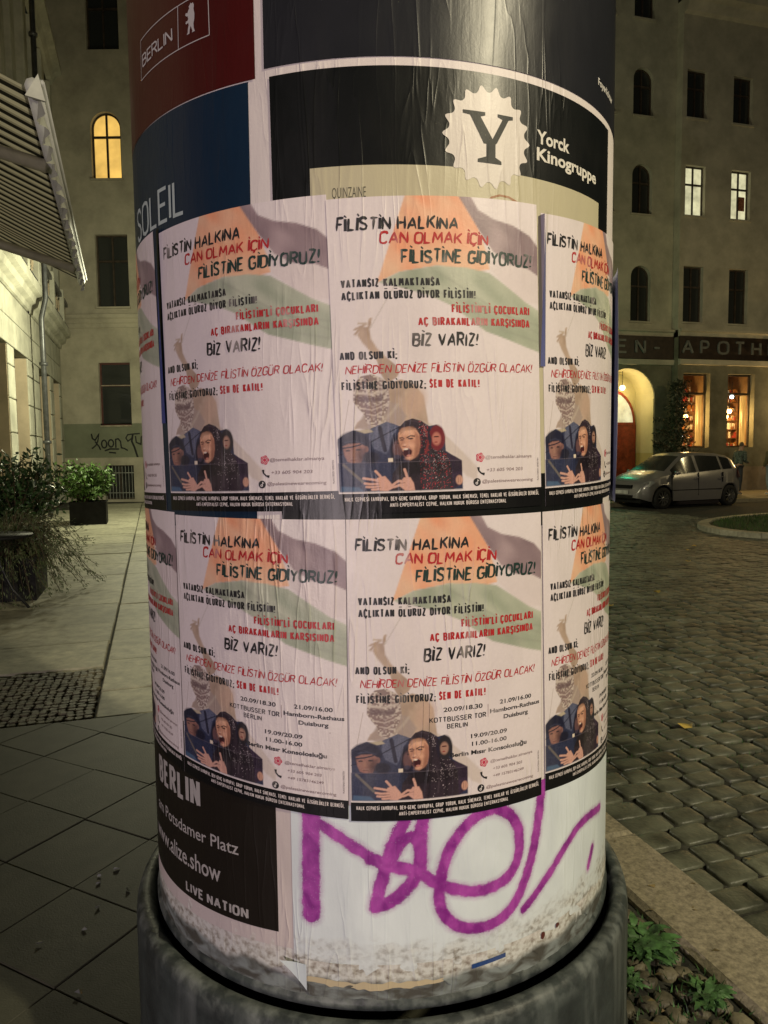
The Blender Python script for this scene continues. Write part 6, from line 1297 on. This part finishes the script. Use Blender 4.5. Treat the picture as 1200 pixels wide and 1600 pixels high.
    for xw in (1.20, -1.37):
        for sgn in (1, -1):
            wl = empty('wheel', (xw, sgn * .76, .308), 0); wl.parent = root
            t_ = MB(); lath_y(t_, [(.20, -.10), (.285, -.10), (.305, -.08), (.308, 0), (.305, .08), (.285, .10), (.20, .10)], 36, (0, 0, 0)); t_.build('tyre', M_TYRE, wl, True)
            t_ = MB(); lath_y(t_, [(.205, .085 * sgn), (.20, .06 * sgn), (.185, .04 * sgn), (.18, -.05)], 36, (0, 0, 0))
            for s_ in range(10):
                a = 2 * PI * s_ / 10; c_, q_ = math.cos(a), math.sin(a); w2 = .016
                t_.add([(c_ * .03 - q_ * w2, sgn * .075, q_ * .03 + c_ * w2), (c_ * .03 + q_ * w2, sgn * .075, q_ * .03 - c_ * w2), (c_ * .195 + q_ * w2, sgn * .088, q_ * .195 - c_ * w2), (c_ * .195 - q_ * w2, sgn * .088, q_ * .195 + c_ * w2)], [(0, 1, 2, 3)])
            lath_y(t_, [(.001, .082 * sgn), (.04, .082 * sgn), (.045, .06 * sgn)], 14, (0, 0, 0)); t_.build('rim', M_RIM, wl, True)
    for sgn in (1, -1):
        P_ = [(1.80, .52, .66), (1.865, .50, .60), (1.83, .66, .585), (1.66, .80, .64), (1.50, .845, .76), (1.60, .80, .80), (1.74, .66, .755)]
        m_ = MB(); m_.add([(x + .012, sgn * (y + .008), z + .004) for x, y, z in P_], [tuple(range(7))]); m_.build('headlight', M_LENS, root)
        m_ = MB(); P_ = [(-1.86, .70, .82), (-1.80, .79, .82), (-1.66, .845, .95), (-1.70, .78, 1.10), (-1.80, .68, 1.12), (-1.88, .66, .95)]; m_.add([(x - .012, sgn * (y + .015), z) for x, y, z in P_], [tuple(range(6))]); m_.build('tail_light', M_TAIL, root)
        m_ = MB(); m_.add([(v[0] * .09 + .80, sgn * (.95 + v[1] * .085), 1.02 + v[2] * .06) for v in MB().lathe([(.01, -1), (.7, -.7), (1, 0), (.8, .6), (.01, .95)], 12).v], MB().lathe([(.01, -1), (.7, -.7), (1, 0), (.8, .6), (.01, .95)], 12).f); m_.tube([(.80, sgn * .84, .98), (.80, sgn * .92, 1.0)], .02, 6); m_.build('wing_mirror', M_CARB, root, True)
        for xh in (-.02, -.98): m_ = MB(); m_.tube([(xh + .09, sgn * .885, .86), (xh, sgn * .905, .862), (xh - .09, sgn * .885, .86)], .014, 6); m_.build('door_handle', M_CARB, root, True)
        m_ = MB()
        for xl in (-.085, .92, -1.04): m_.box(xl - .004, xl + .004, sgn * .862 - .022, sgn * .862 + .022, .36 if xl > -1 else .72, 1.0)
        m_.box(-1.0, .9, sgn * .868 - .016, sgn * .868 + .016, .515, .535); m_.build('door_gaps', M_BLACK, root)
    m_ = MB(); m_.box(1.86, 1.935, -.42, .42, .30, .40); m_.box(1.84, 1.91, -.36, .36, .58, .68); m_.build('grille', M_BLACK, root)
    m_ = MB(); m_.box(1.93, 1.945, -.26, .26, .43, .53); m_.build('number_plate', plain('white_plate', (.6, .6, .58), .5), root)
    m_ = MB(); m_.box(-1.96, -1.93, -.5, .5, .36, .46); m_.build('rear_bumper_trim', M_BLACK, root)
    m_ = MB(); m_.tube([(-.9, 0, 1.575), (-1.15, 0, 1.72)], .006, 5); m_.build('aerial', M_BLACK, root)
    return root
fa, ra = np.array([7.8, 20.5]), np.array([10.15, 21.55]); dv = (fa - ra) / np.linalg.norm(fa - ra); side_n = np.array([-dv[1], dv[0]])
mid = (fa + ra) / 2 - side_n * .85 * (1 if side_n[1] < 0 else -1); hd_ = math.atan2(dv[1], dv[0])
build_car((mid[0] - dv[0] * -.085, mid[1], RZ - .03), hd_, 'silver grey compact hatchback parked in front of the pharmacy')

# ================================================================== PEOPLE
def skin(name, pts, edges, mat, parent, sub=1):
    me = bpy.data.meshes.new(name); me.from_pydata([p[0] for p in pts], edges, []); me.update(); o = link(name, me, mat, parent)
    sk = o.modifiers.new('skin', 'SKIN'); lay = me.skin_vertices[0] if me.skin_vertices else None
    if lay is None:
        bm = bmesh.new(); bm.from_mesh(me); bm.verts.layers.skin.verify(); bm.to_mesh(me); bm.free(); lay = me.skin_vertices[0]
    for i, p in enumerate(pts): r = p[1]; lay.data[i].radius = r if isinstance(r, tuple) else (r, r)
    lay.data[0].use_root = True; s_ = o.modifiers.new('sub', 'SUBSURF'); s_.levels = sub; s_.render_levels = sub + 1; sk.use_smooth_shade = True; return o
M_SKIN = plain('skin', (.38, .22, .16), .5)
def person(loc, rz, label, jacket, trouser, hair, shoe, lean=0., arm=0.):
    root = empty('person', loc, rz, label, 'person'); L_ = lean
    def X(x, y, z): return (x, y - L_ * max(0, z - .9), z)
    pts = [(X(0, 0, .95), .11), (X(0, 0, 1.15), .11), (X(0, 0, 1.38), .12), (X(0, 0, 1.48), .055), (X(0, -.01, 1.56), (.068, .075)), (X(0, -.015, 1.66), (.078, .088)), (X(0, -.01, 1.74), (.055, .06)),
        (X(.17, 0, 1.40), .055), (X(.22, -.02 - arm * .05, 1.13), .042), (X(.20, -.14 - arm * .1, .93 + arm * .15), .03), (X(.19, -.20 - arm * .1, .86 + arm * .18), .035),
        (X(-.17, 0, 1.40), .055), (X(-.22, -.02, 1.13), .042), (X(-.20, -.14 - arm * .1, .93 + arm * .15), .03), (X(-.18, -.20 - arm * .1, .86 + arm * .18), .035),
        ((.09, 0, .90), .085), ((.11, -.03, .50), .06), ((.11, .03, .09), .04), ((.11, -.10, .04), .035), ((-.09, 0, .90), .085), ((-.12, .02, .50), .06), ((-.13, .09, .09), .04), ((-.13, -.04, .04), .035)]
    E_ = [(0, 1), (1, 2), (2, 3), (3, 4), (4, 5), (5, 6), (2, 7), (7, 8), (8, 9), (9, 10), (2, 11), (11, 12), (12, 13), (13, 14), (0, 15), (15, 16), (16, 17), (17, 18), (0, 19), (19, 20), (20, 21), (21, 22)]
    skin('body', pts, E_, M_SKIN, root)
    g = lambda i, k: (pts[i][0], (pts[i][1] if not isinstance(pts[i][1], tuple) else pts[i][1][0]) + k)
    skin('jacket', [((0, 0, .88), (.165, .125)), (X(0, 0, 1.15), (.155, .125)), (X(0, 0, 1.39), (.165, .12)), (X(0, 0, 1.47), .07), g(7, .03), g(8, .028), g(9, .022), g(11, .03), g(12, .028), g(13, .022)], [(0, 1), (1, 2), (2, 3), (2, 4), (4, 5), (5, 6), (2, 7), (7, 8), (8, 9)], jacket, root)
    skin('trousers', [((0, 0, .93), (.14, .11)), g(15, .025), g(16, .025), ((.11, .03, .10), .062), g(19, .025), g(20, .025), ((-.13, .09, .10), .062)], [(0, 1), (1, 2), (2, 3), (0, 4), (4, 5), (5, 6)], trouser, root)
    for sx, y in ((.11, .03), (-.13, .09)): skin('shoe', [((sx, y + .03, .05), .045), ((sx, y - .09, .04), .042), ((sx, y - .17, .032), .03)], [(0, 1), (1, 2)], shoe, root)
    skin('hair', [(X(0, .03, 1.60), .065), (X(0, .035, 1.69), .082), (X(0, .0, 1.765), .062)], [(0, 1), (1, 2)], hair, root)
    m_ = MB()
    for sx in (-.03, .03): c_ = X(sx, -.098, 1.665); m_.tube([(c_[0] - .012, c_[1], c_[2]), (c_[0] + .012, c_[1], c_[2])], .007, 6)
    m_.build('eyes', M_BLACK, root); m_ = MB(); c_ = X(0, -.10, 1.63); m_.tube([(0, c_[1] + .02, c_[2] + .035), (0, c_[1] - .014, c_[2] - .01), (0, c_[1] + .01, c_[2] - .02)], [.008, .013, .008], 6); m_.build('nose', M_SKIN, root, True)
    m_ = MB(); c_ = X(0, -.088, 1.585); m_.tube([(-.022, c_[1], c_[2]), (.022, c_[1], c_[2])], .006, 6); m_.build('mouth', plain('lips', (.3, .1, .08), .5), root)
    return root
person((12.98, 24.7, .02), math.radians(200), 'person in an olive jacket, light jeans and white shoes at the right frame edge', plain('olive_jacket', (.11, .10, .05), .8), plain('light_jeans', (.22, .27, .30), .8), plain('dark_hair', (.012, .01, .008), .6), plain('white_shoes', (.6, .6, .56), .6))
person((11.95, 24.95, .02), math.radians(120), 'person in a dark patterned jacket leaning forward behind the parked car', plain('dark_patterned_jacket', (.05, .065, .055), .8, 0, 1.2, 18), plain('dark_trousers', (.03, .035, .045), .8), plain('brown_hair', (.10, .07, .04), .6), plain('grey_shoes', (.2, .2, .2), .6), .28, 1.)
